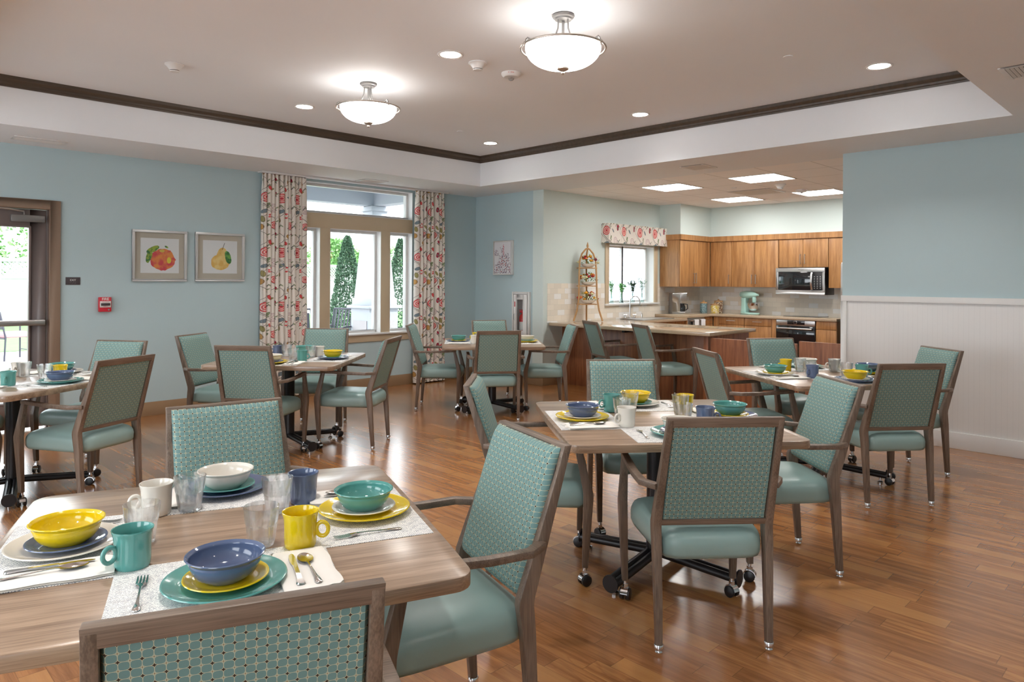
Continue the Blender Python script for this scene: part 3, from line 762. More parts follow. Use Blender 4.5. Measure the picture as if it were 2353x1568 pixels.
# ------------------------------------------------------------------ armchairs
def rect(cx, cy, z, wx, wy, ty=0.0):      # horizontal section, ty: tilt in z across y
    return [(cx - wx / 2, cy - wy / 2, z), (cx + wx / 2, cy - wy / 2, z), (cx + wx / 2, cy + wy / 2, z + ty), (cx - wx / 2, cy + wy / 2, z + ty)]
def make_chair():
    t = empty('dining_chair', '', 'chair')
    for s in (-1, 1):
        # rear leg runs on as the stile of the back; outer rear edge: foot .237 -> knee .245 -> top .228
        sec = [(.010, .237, .000, .026, .028), (.20, .240, .010, .030, .036), (.40, .244, .020, .033, .046), (.485, .245, .028, .034, .052), (.505, .245, .026, .034, .052),
               (.66, .240, -.022, .030, .042), (.85, .232, -.082, .026, .030), (.945, .228, -.112, .025, .026)]
        m = MB().loft([rect(s * (xo - wx / 2), yo + wy / 2, z, wx, wy) for z, xo, yo, wx, wy in sec])
        o = m.build('leg', 'chair_frame', t, bevel=.003)
        MB().lathe([(.001, 0), (.013, 0), (.015, .004), (.011, .010), (.011, .014), (.019, .016), (.020, .030), (.018, .034)], 14, Matrix.Translation((s * .224, .014, 0))).build('glide', 'chrome', o)
        # front leg, widest at the seat, leaning in to the arm
        sec = [(.088, .268, .500, .026, .028), (.43, .283, .524, .038, .048), (.452, .284, .523, .038, .048), (.672, .281, .462, .027, .030)]
        m = MB().loft([rect(s * (xo - wx / 2), yo - wy / 2, z, wx, wy) for z, xo, yo, wx, wy in sec])
        o = m.build('leg', 'chair_frame', t, bevel=.003)
        cx, cy = s * .252, .486
        MB().lathe([(.001, .072), (.010, .074), (.010, .088), (.012, .090), (.001, .094)], 12, Matrix.Translation((cx, cy, 0))).build('caster_stem', 'chrome', o)
        cs = MB(); Mw = Matrix.Translation((cx, cy, .027)) @ Matrix.Rotation(PI / 2 + s * .5, 4, 'Z') @ Matrix.Rotation(PI / 2, 4, 'X')
        for q in (-1, 1): cs.lathe([(.001, q * .008), (.025, q * .008), (.027, q * .016), (.026, q * .023), (.016, q * .026), (.001, q * .027)], 20, Mw)
        cs.build('caster_wheel', 'black_plastic', o)
        hd = MB(); n = 12
        ring = lambda r, zz: [tuple(Mw @ Vector((r * math.cos(a), r * math.sin(a), zz))) for a in [PI * .05 + PI * .9 * k / n for k in range(n + 1)]]
        v0 = ring(.0315, -.0165) + ring(.0315, .0165) + ring(.0280, -.0165) + ring(.0280, .0165); k = n + 1
        fs = [(i, i + 1, k + i + 1, k + i) for i in range(n)] + [(2 * k + i, 3 * k + i, 3 * k + i + 1, 2 * k + i + 1) for i in range(n)] + [(i, 2 * k + i, 2 * k + i + 1, i + 1) for i in range(n)] + [(k + i, k + i + 1, 3 * k + i + 1, 3 * k + i) for i in range(n)] + [(0, k, 3 * k, 2 * k), (n, 2 * k + n, 3 * k + n, k + n)]
        hd.add(v0, fs).box(cx - .009, cx + .009, cy - .011, cy + .011, .052, .074); hd.build('caster_hood', 'chrome', o)
        # armrest: flat rail from the front post, bending in to the stile
        pl = [(.281, .470), (.297, .20), (.298, .060), (.250, -.012), (.226, .010), (.266, .070), (.264, .20), (.250, .462)]
        if s > 0: pl = [(x, y) for x, y in pl]
        vs0 = [(s * x, y, .652 + .012 * (y > .3)) for x, y in pl]; vs1 = [(s * x, y, .676 + .012 * (y > .3)) for x, y in pl]
        MB().loft([vs0, vs1]).build('armrest', 'chair_rail', t, bevel=.004)
    m = MB().add([(-.206, -.108, .915), (.206, -.108, .915), (.206, -.082, .915), (-.206, -.082, .915)], [])
    yb = lambda z: .026 - (z - .505) * .3125          # rear plane of the back
    def rail(z0, z1, d): return MB().loft([[(x, yb(z0), z0), (x, yb(z0) + d, z0), (x, yb(z1) + d, z1), (x, yb(z1), z1)] for x in (-.2285, .2285)])
    rail(.915, .955, .027).build('top_rail', 'chair_rail', t, bevel=.003)
    m = MB().loft([[(x, yb(.498), .498), (x, yb(.498) + .030, .498), (x, yb(.524) + .030, .524), (x, yb(.524), .524)] for x in (-.213, .213)])
    m.build('back_rail', 'chair_rail', t, bevel=.003)
    # upholstered back: padded front, flat inset rear
    m = MB(); n = 20
    def pt(u, v, front):
        u, v = (.5 - .5 * math.cos(PI * q) * (.6 + .4 * abs(math.cos(PI * q))) for q in (u, v))
        x = (u - .5) * 2; z = .508 + v * .438
        e = max(0, (1 - abs(x) ** 9) * (1 - abs(2 * v - 1) ** 12))
        hw = (.219 if front else .205) - .008 * v
        if front: return (x * hw, yb(z) + .029 + .036 * e ** .4, z)
        zz = .520 + v * .400
        return (x * hw, yb(zz) + .008, zz)
    m.grid(lambda u, v: pt(u, v, True), n, n); m.grid(lambda u, v: pt(u, v, False), n, n)
    N1 = (n + 1) ** 2
    edge = [(i, 0) for i in range(n)] + [(n, j) for j in range(n)] + [(n - i, n) for i in range(n)] + [(0, n - j) for j in range(n)]
    for k in range(len(edge)):
        a, b = edge[k], edge[(k + 1) % len(edge)]; ia, ib = a[1] * (n + 1) + a[0], b[1] * (n + 1) + b[0]
        m.f.append((ia, ib, N1 + ib, N1 + ia))
    m.build('backrest', 'fabric_teal', t, smooth=50, uvf=lambda co, nn: (co.x + .5, co.z * 1.048))
    P = []
    for k in range(40):
        a = 2 * PI * k / 40; c_, s_ = math.cos(a), math.sin(a); q = (abs(c_) ** 14 + abs(s_) ** 14) ** (-1 / 14)
        z = .727 + s_ * q * .218; P.append((c_ * q * (.2195 - .008 * (z - .51) / .42), yb(z) + .0300, z))
    MB().tube(P, .0022, 5, True).build('piping', 'piping_dark', t)
    # seat cushion: crowned, wider at the front
    m = MB(); nu, nv = 16, 16
    def outline(k):
        a = 2 * PI * k / 48; c_, s_ = math.cos(a), math.sin(a); q = (abs(c_) ** 7 + abs(s_) ** 7) ** (-1 / 7)
        x, y = c_ * q, s_ * q
        yy = .268 + y * .258; hw = .214 + (yy - .03) * .062
        return x * hw, yy
    rings = []
    for zz, sc in ((.362, .90), (.366, .965), (.385, .995), (.42, 1.0), (.440, .985), (.455, .955), (.468, .90), (.478, .80), (.486, .62), (.491, .35), (.492, .02)):
        r = []
        for k in range(48):
            x, y = outline(k); r.append((x * sc, .268 + (y - .268) * sc, zz))
        rings.append(r)
    m.loft(rings).build('seat', 'vinyl_teal', t, smooth=60)
    MB().box(-.17, .17, .08, .44, .352, .366).build('seat_base', 'black_plastic', t, bevel=.004)
    return t
chair = Once(make_chair)
TN = {1: 'the nearest table', 2: 'the centre table', 3: 'the table by the white wainscot', 4: 'the table before the big window', 5: 'the table near the back corner', 6: 'the table by the exit door'}
CH = [
 (2.552, 1.417, .852, 'teal armchair seen squarely from behind at the front of the centre table'),
 (1.662, 1.699, 2.847, 'teal armchair at the right side of the nearest table, its front fabric facing left'),
 (2.516, 2.701, -.823, 'teal armchair at the left side of the centre table, partly hidden by a nearer chair'),
 (3.731, 2.730, -2.274, 'teal armchair behind the centre table, its patterned back facing the camera'),
 (3.816, 1.508, 2.417, 'teal armchair at the right side of the centre table, angled away from it'),
 (4.869, 2.702, -.675, 'teal armchair at the left side of the table by the white wainscot'),
 (6.196, 2.857, -2.181, 'teal armchair behind the table by the white wainscot, facing the camera'),
 (5.067, 1.485, .898, 'teal armchair seen from behind at the front of the table by the white wainscot'),
 (6.280, 1.641, 2.460, 'teal armchair at the right side of the table by the wainscot, closest to that wall'),
 (7.130, 5.650, -.49, 'left of the two teal armchairs pulled up to the kitchen counter'),
 (7.080, 4.850, -.56, 'right of the two teal armchairs pulled up to the kitchen counter'),
 (5.044, 5.295, .946, 'teal armchair seen from behind at the front of the table near the back corner'),
 (4.989, 6.573, -.793, 'teal armchair at the left of the back corner table, beside the narrow curtain'),
 (6.276, 5.442, 2.469, 'teal armchair at the right of the back corner table, beside the counter'),
 (6.151, 6.587, -2.068, 'teal armchair at the far side of the back corner table, only its back top showing'),
 (2.444, 5.404, .680, 'teal armchair seen from behind at the front of the table before the big window'),
 (2.561, 6.668, -.937, 'teal armchair at the left of the table before the big window, under the pear picture'),
 (3.778, 6.573, -2.344, 'teal armchair at the far side of the table before the big window'),
 (3.626, 5.293, 2.237, 'teal armchair at the right of the table before the big window, seen from its side'),
 (1.414, 5.130, 2.052, 'teal armchair seen from behind at the right of the table by the exit door'),
 (1.752, 6.383, -2.517, 'teal armchair at the far side of the table by the exit door'),
 (.560, 6.640, -1.02, 'teal armchair at the left of the exit door table, just a bit of seat showing'),
 (.270, 5.420, .55, 'teal armchair at the near side of the exit door table, mostly out of the picture'),
 (1.217, 2.846, -1.747, 'teal armchair at the far side of the nearest table, patterned back facing the camera'),
 (.536, 1.204, 1.169, 'teal armchair closest to the camera, its back top cut by the picture edge'),
]
for x, y, th, l in CH: chair((x, y, 0), th - PI / 2, l, 'teal dining armchairs')

# ------------------------------------------------------------------ tables
TOPZ = .765
def make_table():
    t = empty('dining_table', '', 'table')
    S = .553; pts = []
    for k in range(4):
        a0 = k * PI / 2
        for q in range(7):
            a = a0 + q * PI / 12; c_, s_ = [(1, 1), (-1, 1), (-1, -1), (1, -1)][k]
            pts.append((c_ * (S - .055) + .055 * math.cos(a), s_ * (S - .055) + .055 * math.sin(a)))
        # slightly bowed sides
        c2 = a0 + PI / 2
        nx, ny = math.cos(c2), math.sin(c2); tx, ty = -ny, nx
        for q in (.34, 0, -.34): pts.append((nx * (S + .006 * (1 - (q / .5) ** 2)) + -tx * q * 1.0, ny * (S + .006 * (1 - (q / .5) ** 2)) - ty * q * 1.0))
    MB().prism(pts, TOPZ - .036, TOPZ).build('tabletop', 'table_top', t, bevel=.004)
    MB().box(-.20, .20, -.20, .20, TOPZ - .048, TOPZ - .036).build('mounting_plate', 'black_metal', t, bevel=.002)
    MB().lathe([(.001, .07), (.050, .07), (.050, .10), (.045, .105), (.045, TOPZ - .06), (.055, TOPZ - .048), (.001, TOPZ - .048)], 24).build('column', 'black_metal', t)
    for k in range(4):
        a = PI / 4 + k * PI / 2; ca, sa = math.cos(a), math.sin(a)
        m = MB()
        for off in (-.019, .019): m.tube([(ca * .03 - sa * off, sa * .03 + ca * off, .088), (ca * .44 - sa * off, sa * .44 + ca * off, .060)], .020, 14)
        f = m.build('base_foot', 'black_metal', t)
        MB().tube([(ca * .438, sa * .438, .060), (ca * .446, sa * .446, .060)], .041, 20).build('end_cap', 'black_metal', f)
        MB().lathe([(.001, 0), (.018, 0), (.019, .012), (.008, .016), (.008, .04), (.001, .04)], 12, Matrix.Translation((ca * .40, sa * .40, 0))).build('leveller', 'chrome', f)
    return t
table = Once(make_table)
TB = {1: (.828, 1.98, 1.194), 2: (3.09, 2.06, .897), 3: (5.51, 2.17, .968), 4: (3.02, 5.85, .746), 5: (5.50, 5.86, .852), 6: (.985, 5.84, .57)}
TL = {1: 'square walnut-topped dining table nearest the camera, fully laid', 2: 'square walnut-topped dining table at the centre right, fully laid', 3: 'square walnut-topped dining table in front of the white wainscot wall',
      4: 'square walnut-topped dining table in front of the big window', 5: 'square walnut-topped dining table near the back corner by the extinguisher cabinet', 6: 'square walnut-topped dining table at the left edge by the exit door'}
for k, (x, y, th) in TB.items(): table((x, y, 0), th - PI / 2, TL[k], 'square dining tables')

# ------------------------------------------------------------------ tableware
def make_plate(r, h, name, col, cat):
    def mk():
        base = r * .55; prof = [(.001, .004), (base - .006, .004), (base - .004, 0), (base, 0), (base + .004, .006)]
        prof += [(base + .01 + (r - base - .012) * q, .007 + (h - .011) * q ** 1.4) for q in (.25, .5, .75, 1)]
        prof += [(r, h - .002), (r - .001, h), (r - .004, h + .0005)]
        for k in range(10):
            q = 1 - k / 9; rr = base + .012 + (r - base - .018) * q
            prof.append((rr, .0085 + (h - .009) * q ** 1.4 + (.0009 if k % 2 and q > .35 else 0)))
        prof += [(base + .006, .0085), (base * .6, .008), (.001, .008)]
        o = MB().lathe(prof, 56).build(name, 'ceramic_' + col, smooth=40); tag(o, '', cat); return o
    return Once(mk)
def make_bowl(col):
    def mk():
        r, h = .088, .056
        prof = [(.001, .003), (.042, .003), (.044, 0), (.050, 0), (.053, .003), (.066, .012), (.0745, .026), (.0785, .040), (.0785, .042), (.080, .0425), (.080, .046), (.084, .050), (r, .0545), (r - .0005, h), (r - .003, h + .0006), (.080, .052)]
        for k in range(11):
            q = k / 10; rr = .0790 - .015 * q ** 2.2; prof.append((rr - (.0009 if k % 2 else 0), .051 - .036 * q))
        prof += [(.054, .0095), (.036, .0072), (.001, .007)]
        o = MB().lathe(prof, 56).build('soup_bowl', 'ceramic_' + col, smooth=40); tag(o, '', 'bowl'); return o
    return Once(mk)
def make_mug(col):
    def mk():
        t = empty('coffee_mug', '', 'mug')
        prof = [(.001, .002), (.034, .002), (.035, 0), (.038, 0), (.0405, .004), (.0415, .02), (.042, .056), (.043, .074), (.046, .087), (.0478, .091), (.0474, .093), (.045, .0925), (.042, .084), (.039, .066), (.0385, .012), (.033, .007), (.001, .007)]
        MB().lathe(prof, 44).build('mug_body', 'ceramic_' + col, t, smooth=40)
        P = [(.0575 + .0155 * math.cos(a), 0, .044 + .0185 * math.sin(a)) for a in [2 * PI * k / 24 for k in range(24)]]
        MB().tube(P, .0055, 10, True).build('handle', 'ceramic_' + col, t, smooth=80)
        return t
    return Once(mk)
def mk_glass():
    nf = 10
    mod = lambda k, a: 1 - (.045 * abs(math.sin(a * nf / 2)) ** 1.4 * (1.6 if 2 <= k <= 7 else 0) * (.5 if k in (2,) else 1))
    prof = [(.001, .001), (.031, .001), (.033, .005), (.0345, .012), (.0365, .026), (.0385, .042), (.0395, .050), (.0400, .056), (.0418, .062), (.0440, .084), (.0460, .1025), (.0462, .104), (.0448, .1043), (.0432, .088), (.0385, .060), (.0355, .035), (.0325, .011), (.001, .010)]
    o = MB().lathe(prof, 60, mod=mod).build('drinking_glass', 'tumbler_glass', smooth=30); tag(o, '', 'glass'); return o
def flat_strip(m, pts, th=.0012):        # pts: (y, halfwidth, z)
    rings = [[(-w, y, z), (w, y, z), (w * .8, y, z + th), (-w * .8, y, z + th)] for y, w, z in pts]; m.loft(rings)
HANDLE = [(0, .0035, .001), (.004, .0075, .0012), (.010, .0088, .0016), (.022, .0075, .0022), (.040, .0042, .003), (.070, .0028, .0045), (.095, .0024, .006)]
def mk_fork():
    m = MB(); flat_strip(m, HANDLE + [(.115, .0026, .0065), (.125, .0060, .006), (.135, .0105, .0045), (.145, .0122, .0032)], .0018)
    for k in range(4):
        x = -.0102 + k * .0068; rings = []
        for y, z in ((.143, .0034), (.160, .0016), (.175, .0012), (.190, .0032)):
            hw = .0021 if y < .18 else .0011
            rings.append([(x - hw, y, z), (x + hw, y, z), (x + hw, y, z + .0016), (x - hw, y, z + .0016)])
        m.loft(rings)
    o = m.build('fork', 'silver_flatware', smooth=50); tag(o, '', 'fork'); return o
def mk_spoon():
    m = MB(); flat_strip(m, HANDLE + [(.112, .0025, .0062), (.122, .0040, .0055)], .0018)
    n = 16
    def f(u, v, up=0):
        a = 2 * PI * u; r = v; y = .150 + .031 * r * math.cos(a) ; x = .0185 * r * math.sin(a) * (1 - .12 * math.cos(a))
        return (x, y, .0006 + .0062 * r * r + up)
    m.grid(lambda u, v: f(u, v), n * 2, 6); m.grid(lambda u, v: f(u, v, .0008), n * 2, 6)
    o = m.build('spoon', 'silver_flatware', smooth=70); tag(o, '', 'spoon'); return o
def mk_knife():
    m = MB(); flat_strip(m, [(0, .005, .001), (.004, .0098, .0012), (.012, .0102, .0016), (.030, .0075, .0022), (.055, .0062, .0028), (.085, .0055, .003), (.105, .0060, .003), (.110, .0064, .003)], .0032)
    m.loft([[(-w0, y, .0035), (w1, y, .0035), (w1, y, .0047), (-w0, y, .0047)] for y, w0, w1 in ((.109, .0042, .0042), (.116, .0068, .0055), (.135, .0092, .0065), (.160, .0090, .0065), (.178, .0066, .0050), (.186, .002, .002))])
    o = m.build('butter_knife', 'silver_flatware', smooth=50); tag(o, '', 'knife'); return o
def mk_mat():
    m = MB(); n = 24; rnd = random.Random(2); pts = []
    o = MB().box(-.245, .245, -.166, .166, 0, .0018).build('placemat', 'placemat_weave', uvf=lambda co, nn: (co.x + 1, co.y + 1), smooth=0); tag(o, '', 'placemat'); return o
def mk_napkin():
    t = empty('napkin', '', 'napkin')
    def slab(z0, z1, x0, x1, y0, y1, wob):
        m = MB(); N = 14
        def f(u, v, top):
            x = x0 + (x1 - x0) * u; y = y0 + (y1 - y0) * v
            e = min(1, min(u, 1 - u, v, 1 - v) * 9)
            z = z0 + (z1 - z0) * (.5 + (.5 if top else -.5) * e ** .5)
            z += (wob * (math.sin(v * 9 + u * 3) * .5 + .5) * e) if top else 0
            x += .003 * math.sin(v * 11) * (u > .95); y -= .005 * math.sin(u * 12 + 1) * (v < .05)
            return (x, y, z)
        m.grid(lambda u, v: f(u, v, 1), N, N); m.grid(lambda u, v: f(u, v, 0), N, N)
        return m
    slab(0, .0045, -.066, .066, -.128, .128, .0005).build('lower_fold', 'napkin_white', t, smooth=80)
    slab(.0046, .0095, -.066, .066, -.122, .128, .0012).build('upper_fold', 'napkin_white', t, smooth=80)
    return t
plates = {c: make_plate(.1365, .021, 'dinner_plate', c, 'plate') for c in CER}
salads = {c: make_plate(.0945, .016, 'salad_plate', c, 'small plate') for c in CER}
bowls = {c: make_bowl(c) for c in CER}; mugs = {c: make_mug(c) for c in CER}
glass = Once(mk_glass); fork = Once(mk_fork); spoon = Once(mk_spoon); knife = Once(mk_knife); placemat = Once(mk_mat); napkin = Once(mk_napkin)
SIDE = ['near', 'right', 'far', 'left']
# table, side: plate, salad, bowl, mug, mug handle angle, overrides
SET = {
 (1, 0): ('teal', 'yellow', 'blue', 'yellow', -.35), (1, 1): ('yellow', 'white', 'teal', 'blue', -.4), (1, 2): ('blue', 'teal', 'white', 'white', .2), (1, 3): ('white', 'blue', 'yellow', 'teal', -.95),
 (2, 0): ('teal', 'blue', 'white', 'blue', -.2), (2, 1): ('blue', 'yellow', 'teal', 'yellow', 2.4), (2, 2): ('white', 'teal', 'yellow', 'teal', .25), (2, 3): ('yellow', 'white', 'blue', 'white', -1.1),
 (3, 0): ('blue', 'white', 'yellow', 'teal', -.2), (3, 1): ('yellow', 'teal', 'blue', 'white', 1.5), (3, 2): ('teal', 'blue', 'white', 'yellow', .1), (3, 3): ('white', 'yellow', 'teal', 'blue', -1.1),
 (4, 0): ('yellow', 'blue', 'white', 'teal', -.3), (4, 1): ('blue', 'teal', 'yellow', 'white', -2.2), (4, 2): ('white', 'yellow', 'teal', 'blue', 0), (4, 3): None,
 (5, 0): None, (5, 1): ('yellow', 'teal', 'white', None, 0), (5, 2): (None, None, None, 'yellow', .3), (5, 3): ('blue', 'yellow', 'teal', 'white', 1.6),
 (6, 0): (None, None, None, 'teal', -1.0), (6, 1): ('teal', 'white', 'blue', 'yellow', -1.9), (6, 2): ('white', 'blue', 'teal', 'white', 2.0), (6, 3): None,
}
rs = random.Random(11)
for (ti, si), v in SET.items():
    if v is None: continue
    x0, y0, th = TB[ti]; a = th + si * PI / 2; rz = a - PI / 2
    ux, uy = (math.sin(a), -math.cos(a)), (math.cos(a), math.sin(a))
    where = 'at the %s place of %s' % (SIDE[si], TN[ti])
    def W(x, y, z): return (x0 + ux[0] * x + uy[0] * y, y0 + ux[1] * x + uy[1] * y, z)
    sh = -.10 if (ti, si) == (3, 2) else 0
    jx, jy, ja = rs.uniform(-.008, .008), rs.uniform(-.008, .004), rs.uniform(-.06, .06)
    z = TOPZ + .0002
    placemat(W(jx * .5, -.362 if si in (0, 2) else -.372, z), rz + ja * .2, 'grey and white woven placemat ' + where, 'woven placemats')
    zm = z + .002
    pl, sa, bo, mu, ang = v
    if pl:
        px, py = sh + jx - .004, -.388 + jy
        plates[pl](W(px, py, zm + .0), rz, '%s dinner plate %s' % (pl, where), 'dinner plates')
        salads[sa](W(px + .002, py + .002, zm + .0088), rz, '%s salad plate %s' % (sa, where), 'salad plates')
        bowls[bo](W(px, py + .003, zm + .0176), rz, '%s bowl %s' % (bo, where), 'soup bowls')
    mx_, my_ = (.183, -.205) if si != 1 else (.165, -.215)
    gx, gy = .088, -.162
    if ti == 1 and si == 2: mx_, my_, gx, gy = .185, -.222, .094, -.222
    if ti == 1 and si == 3: mx_, my_, gx, gy = .186, -.212, .022, -.205
    if ti == 1 and si == 1: mx_, my_, gx, gy = .178, -.235, .105, -.150
    if ti == 2 and si == 3: gx, gy = -.0, -.18
    if ti == 2 and si == 2: gx, gy = .078, -.205
    onm = lambda x, y: zm if (abs(x) < .21 and y < -.228) else z + .0022
    if mu: mugs[mu](W(mx_, my_, z + .0022), rz + ang, '%s mug %s' % (mu, where), 'coffee mugs')
    glass(W(gx, gy, z + .0022), rz + rs.uniform(0, 1), 'clear fluted tumbler ' + where, 'clear tumblers')
    nx, ny = .176, -.378
    napkin(W(nx, ny, zm + .0), rz + ja, 'folded white napkin ' + where, 'folded white napkins')
    if ti in (1, 2, 3, 4) and not (ti in (2, 4) and si == 9):
        spoon(W(nx + .018 + .0, ny - .108, zm + .0108), rz + ja + .05, 'silver spoon on the napkin ' + where, 'silver spoons')
        knife(W(nx - .022, ny - .104, zm + .0108), rz + ja - .03 if si != 3 else rz + ja - .03, 'silver knife on the napkin ' + where, 'silver knives')
    fork(W(-.182, -.462, zm + .0004), rz + rs.uniform(-.08, .08), 'silver fork ' + where, 'silver forks')
# ------------------------------------------------------------------ kitchen
ZB, ZS = .925, .880        # high counter, lower counter
def slab(m, *a): return m.box(*a)
# peninsula and sink run: one L-shaped worktop
m = MB().prism([(7.34, 4.17), (8.48, 4.17), (8.48, 6.05), (9.95, 6.05), (9.95, YK - .012), (7.34, YK - .012)], ZS - .042, ZS)
o = m.build('worktop', 'counter_stone', bevel=.003); tag(o, 'long speckled beige worktop of the breakfast bar and sink run', 'worktop')
m = MB().prism([(9.955, 6.03), (10.74, 6.03), (10.74, 4.03), (XK - .012, 4.03), (XK - .012, YK - .012), (9.955, YK - .012)], ZB - .042, ZB)
o = m.build('worktop', 'counter_stone', bevel=.003); tag(o, 'higher speckled beige worktop along the kitchen back wall', 'worktop')
o = MB().box(9.956, 9.972, 6.06, YK - .015, .0, ZB - .043).build('end_panel', 'cabinet_wood', bevel=.001)
tag(o, 'narrow wooden end panel under the step in the worktop', 'panel')
t = empty('breakfast_bar', 'brown wooden breakfast bar base under the beige worktop', 'cabinet', (0, 0, 0))
MB().box(7.64, 7.665, 4.30, YK - .002, .0, ZS - .043).build('knee_panel', 'peninsula_wood', t, bevel=.001)
MB().box(7.42, 8.42, 4.235, 4.295, 0, ZS - .043).build('end_panel', 'peninsula_wood', t, bevel=.002)
MB().box(8.40, 8.42, 4.30, 6.05, .10, ZS - .043).box(8.40, 8.42, 4.30, 6.05, 0, .10).build('kitchen_side_panel', 'peninsula_wood', t, bevel=.001)
for y in (5.45,):
    MB().box(7.42, 7.64, y - .02, y + .02, ZS - .075, ZS - .043).build('bracket', 'black_metal', t, bevel=.002)
def gate(y0, y1, h, label, x=7.415):
    t = empty('half_door', label, 'half door', (x, 0, 0), 0, 'wooden half doors of the kitchen')
    MB().box(0, .032, y0, y1, .06, h).build('panel', 'peninsula_wood', t, bevel=.006, seg=3)
    MB().box(.034, .045, y0 + .03, y0 + .13, h - .12, h - .09).build('latch', 'brushed_steel', t, bevel=.002)
gate(3.19, 4.20, .815, 'wide brown wooden half door between the bar end and the narrow one')
gate(2.70, 3.17, .845, 'narrow brown wooden half door against the end of the wainscot wall')
HANDLE_N = [0]
def hbar(p0, p1, out, parent, r=.005):       # bar handle with two posts; out: direction vector
    a, b, o = Vector(p0), Vector(p1), Vector(out); d = (b - a).normalized()
    MB().tube([a + o - d * .012, b + o + d * .012], r, 10).tube([a, a + o], r * .8, 8).tube([b, b + o], r * .8, 8).build('handle', 'brushed_steel', parent)
G = .0015
def upper(y0, y1, z0, nd, hands, label, x=11.05):     # on the back wall, doors face -X
    t = empty('wall_cabinet', label, 'cabinet', (0, 0, 0), 0, 'wooden wall cabinets')
    MB().box(x + .02, XK - .012, y0 + G, y1 - G, z0, 2.15).build('carcass', 'cabinet_wood', t, smooth=0)
    w_ = (y1 - y0) / nd
    for k in range(nd):
        a = y0 + k * w_
        d = MB().box(x, x + .018, a + .0025, a + w_ - .0025, z0 + .002, 2.148).build('door', 'cabinet_wood', t, bevel=.0015)
        h = hands[k]; yy = a + (w_ - .035 if h == 'L' else .035)
        hbar((x, yy, z0 + .065), (x, yy, z0 + .195), (-.028, 0, 0), d)
upper(5.884, 6.275, 1.38, 1, ['R'], 'wall cabinet with one handle beside the inner corner')
upper(5.06, 5.884, 1.38, 2, ['L', 'R'], 'double-door wall cabinet above the mint mixer')
upper(4.275, 5.055, 1.70, 2, ['L', 'R'], 'short double-door wall cabinet above the microwave')
upper(3.915, 4.27, 1.38, 1, ['R'], 'wall cabinet at the right end behind the fridge edge')
t = empty('wall_cabinet', 'corner wall cabinet with two close handles beside the window valance', 'cabinet', (0, 0, 0), 0, 'wooden wall cabinets')
MB().box(10.10, 11.045, 6.30, YK - .012, 1.38, 2.15).build('carcass', 'cabinet_wood', t, smooth=0)
for a, b, hx in ((10.105, 10.53, 10.50), (10.535, 10.96, 10.565)):
    d = MB().box(a, b, 6.28, 6.298, 1.382, 2.148).build('door', 'cabinet_wood', t, bevel=.0015)
    hbar((hx, 6.28, 1.445), (hx, 6.28, 1.60), (0, -.028, 0), d)
MB().box(10.962, 11.045, 6.28, 6.298, 1.382, 2.148).build('filler', 'cabinet_wood', t, smooth=0)
m = MB().prism([(10.075, YK - .012), (10.075, 6.255), (11.025, 6.255), (11.025, 3.905), (11.068, 3.905), (11.068, 6.278), (10.099, 6.278), (10.099, YK - .012)], 2.152, 2.24)
o = m.build('cabinet_cornice', 'cabinet_wood', smooth=0); tag(o, 'plain wooden cornice band on top of the wall cabinets', 'cornice')
# base units on the back wall
xf = 10.765
def base(y0, y1, label, drawer=True, hz=True, nd=1):
    t = empty('base_cabinet', label, 'cabinet', (0, 0, 0), 0, 'wooden base cabinets')
    MB().box(xf + .02, XK - .012, y0 + G, y1 - G, .10, ZB - .043).box(xf + .07, XK - .05, y0 + G, y1 - G, 0, .10).build('carcass', 'cabinet_wood', t, smooth=0)
    if drawer:
        d = MB().box(xf, xf + .018, y0 + .003, y1 - .003, .758, ZB - .046).build('drawer', 'cabinet_wood', t, bevel=.0015)
        if hz: yc = (y0 + y1) / 2; hbar((xf, yc - .065, .825), (xf, yc + .065, .825), (-.028, 0, 0), d)
    d = MB().box(xf, xf + .018, y0 + .003, y1 - .003, .11, .752).build('door', 'cabinet_wood', t, bevel=.0015)
    if hz: hbar((xf, y1 - .05, .56), (xf, y1 - .05, .69), (-.028, 0, 0), d)
base(5.495, 5.95, 'left base cabinet with a drawer under the mint mixer')
base(5.04, 5.493, 'base cabinet with a drawer between the mixer cabinet and the oven')
base(4.035, 4.345, 'base cabinet right of the oven, beside the fridge', True, False)
o = MB().box(xf, xf + .3, 4.962, 5.036, .1, ZB - .045).build('filler_panel', 'cabinet_wood', bevel=.001); tag(o, 'narrow upright wooden filler panel left of the oven', 'panel')
o = MB().box(xf, xf + .3, 5.953, 6.045, .1, ZB - .045).build('filler_panel', 'cabinet_wood', bevel=.001); tag(o, 'narrow upright wooden filler panel in the inner corner', 'panel')
# units facing -Y on the sink side
t = empty('base_cabinet', 'small drawer cabinet between the dishwasher and the inner corner', 'cabinet', (0, 0, 0), 0, 'wooden base cabinets')
MB().box(10.505, 10.755, 6.075, YK - .012, .1, ZB - .045).build('carcass', 'cabinet_wood', t, smooth=0)
d = MB().box(10.508, 10.752, 6.055, 6.073, .758, ZB - .046).build('drawer', 'cabinet_wood', t, bevel=.0015); hbar((10.58, 6.055, .83), (10.68, 6.055, .83), (0, -.028, 0), d)
MB().box(10.508, 10.752, 6.055, 6.073, .11, .752).build('door', 'cabinet_wood', t, bevel=.0015)
t = empty('base_cabinet', 'wide wooden sink cabinet behind the breakfast bar', 'cabinet', (0, 0, 0), 0, 'wooden base cabinets')
MB().box(8.50, 9.95, 6.10, YK - .012, 0, .60).box(8.50, 9.95, 6.10, 6.14, .60, ZS - .045).build('carcass', 'cabinet_wood', t, smooth=0)
t = empty('dishwasher', 'steel dishwasher front with two white towels on its handle', 'dishwasher', (0, 0, 0))
MB().box(9.975, 10.50, 6.06, YK - .012, .1, ZB - .046).build('body', 'brushed_steel', t, bevel=.003)
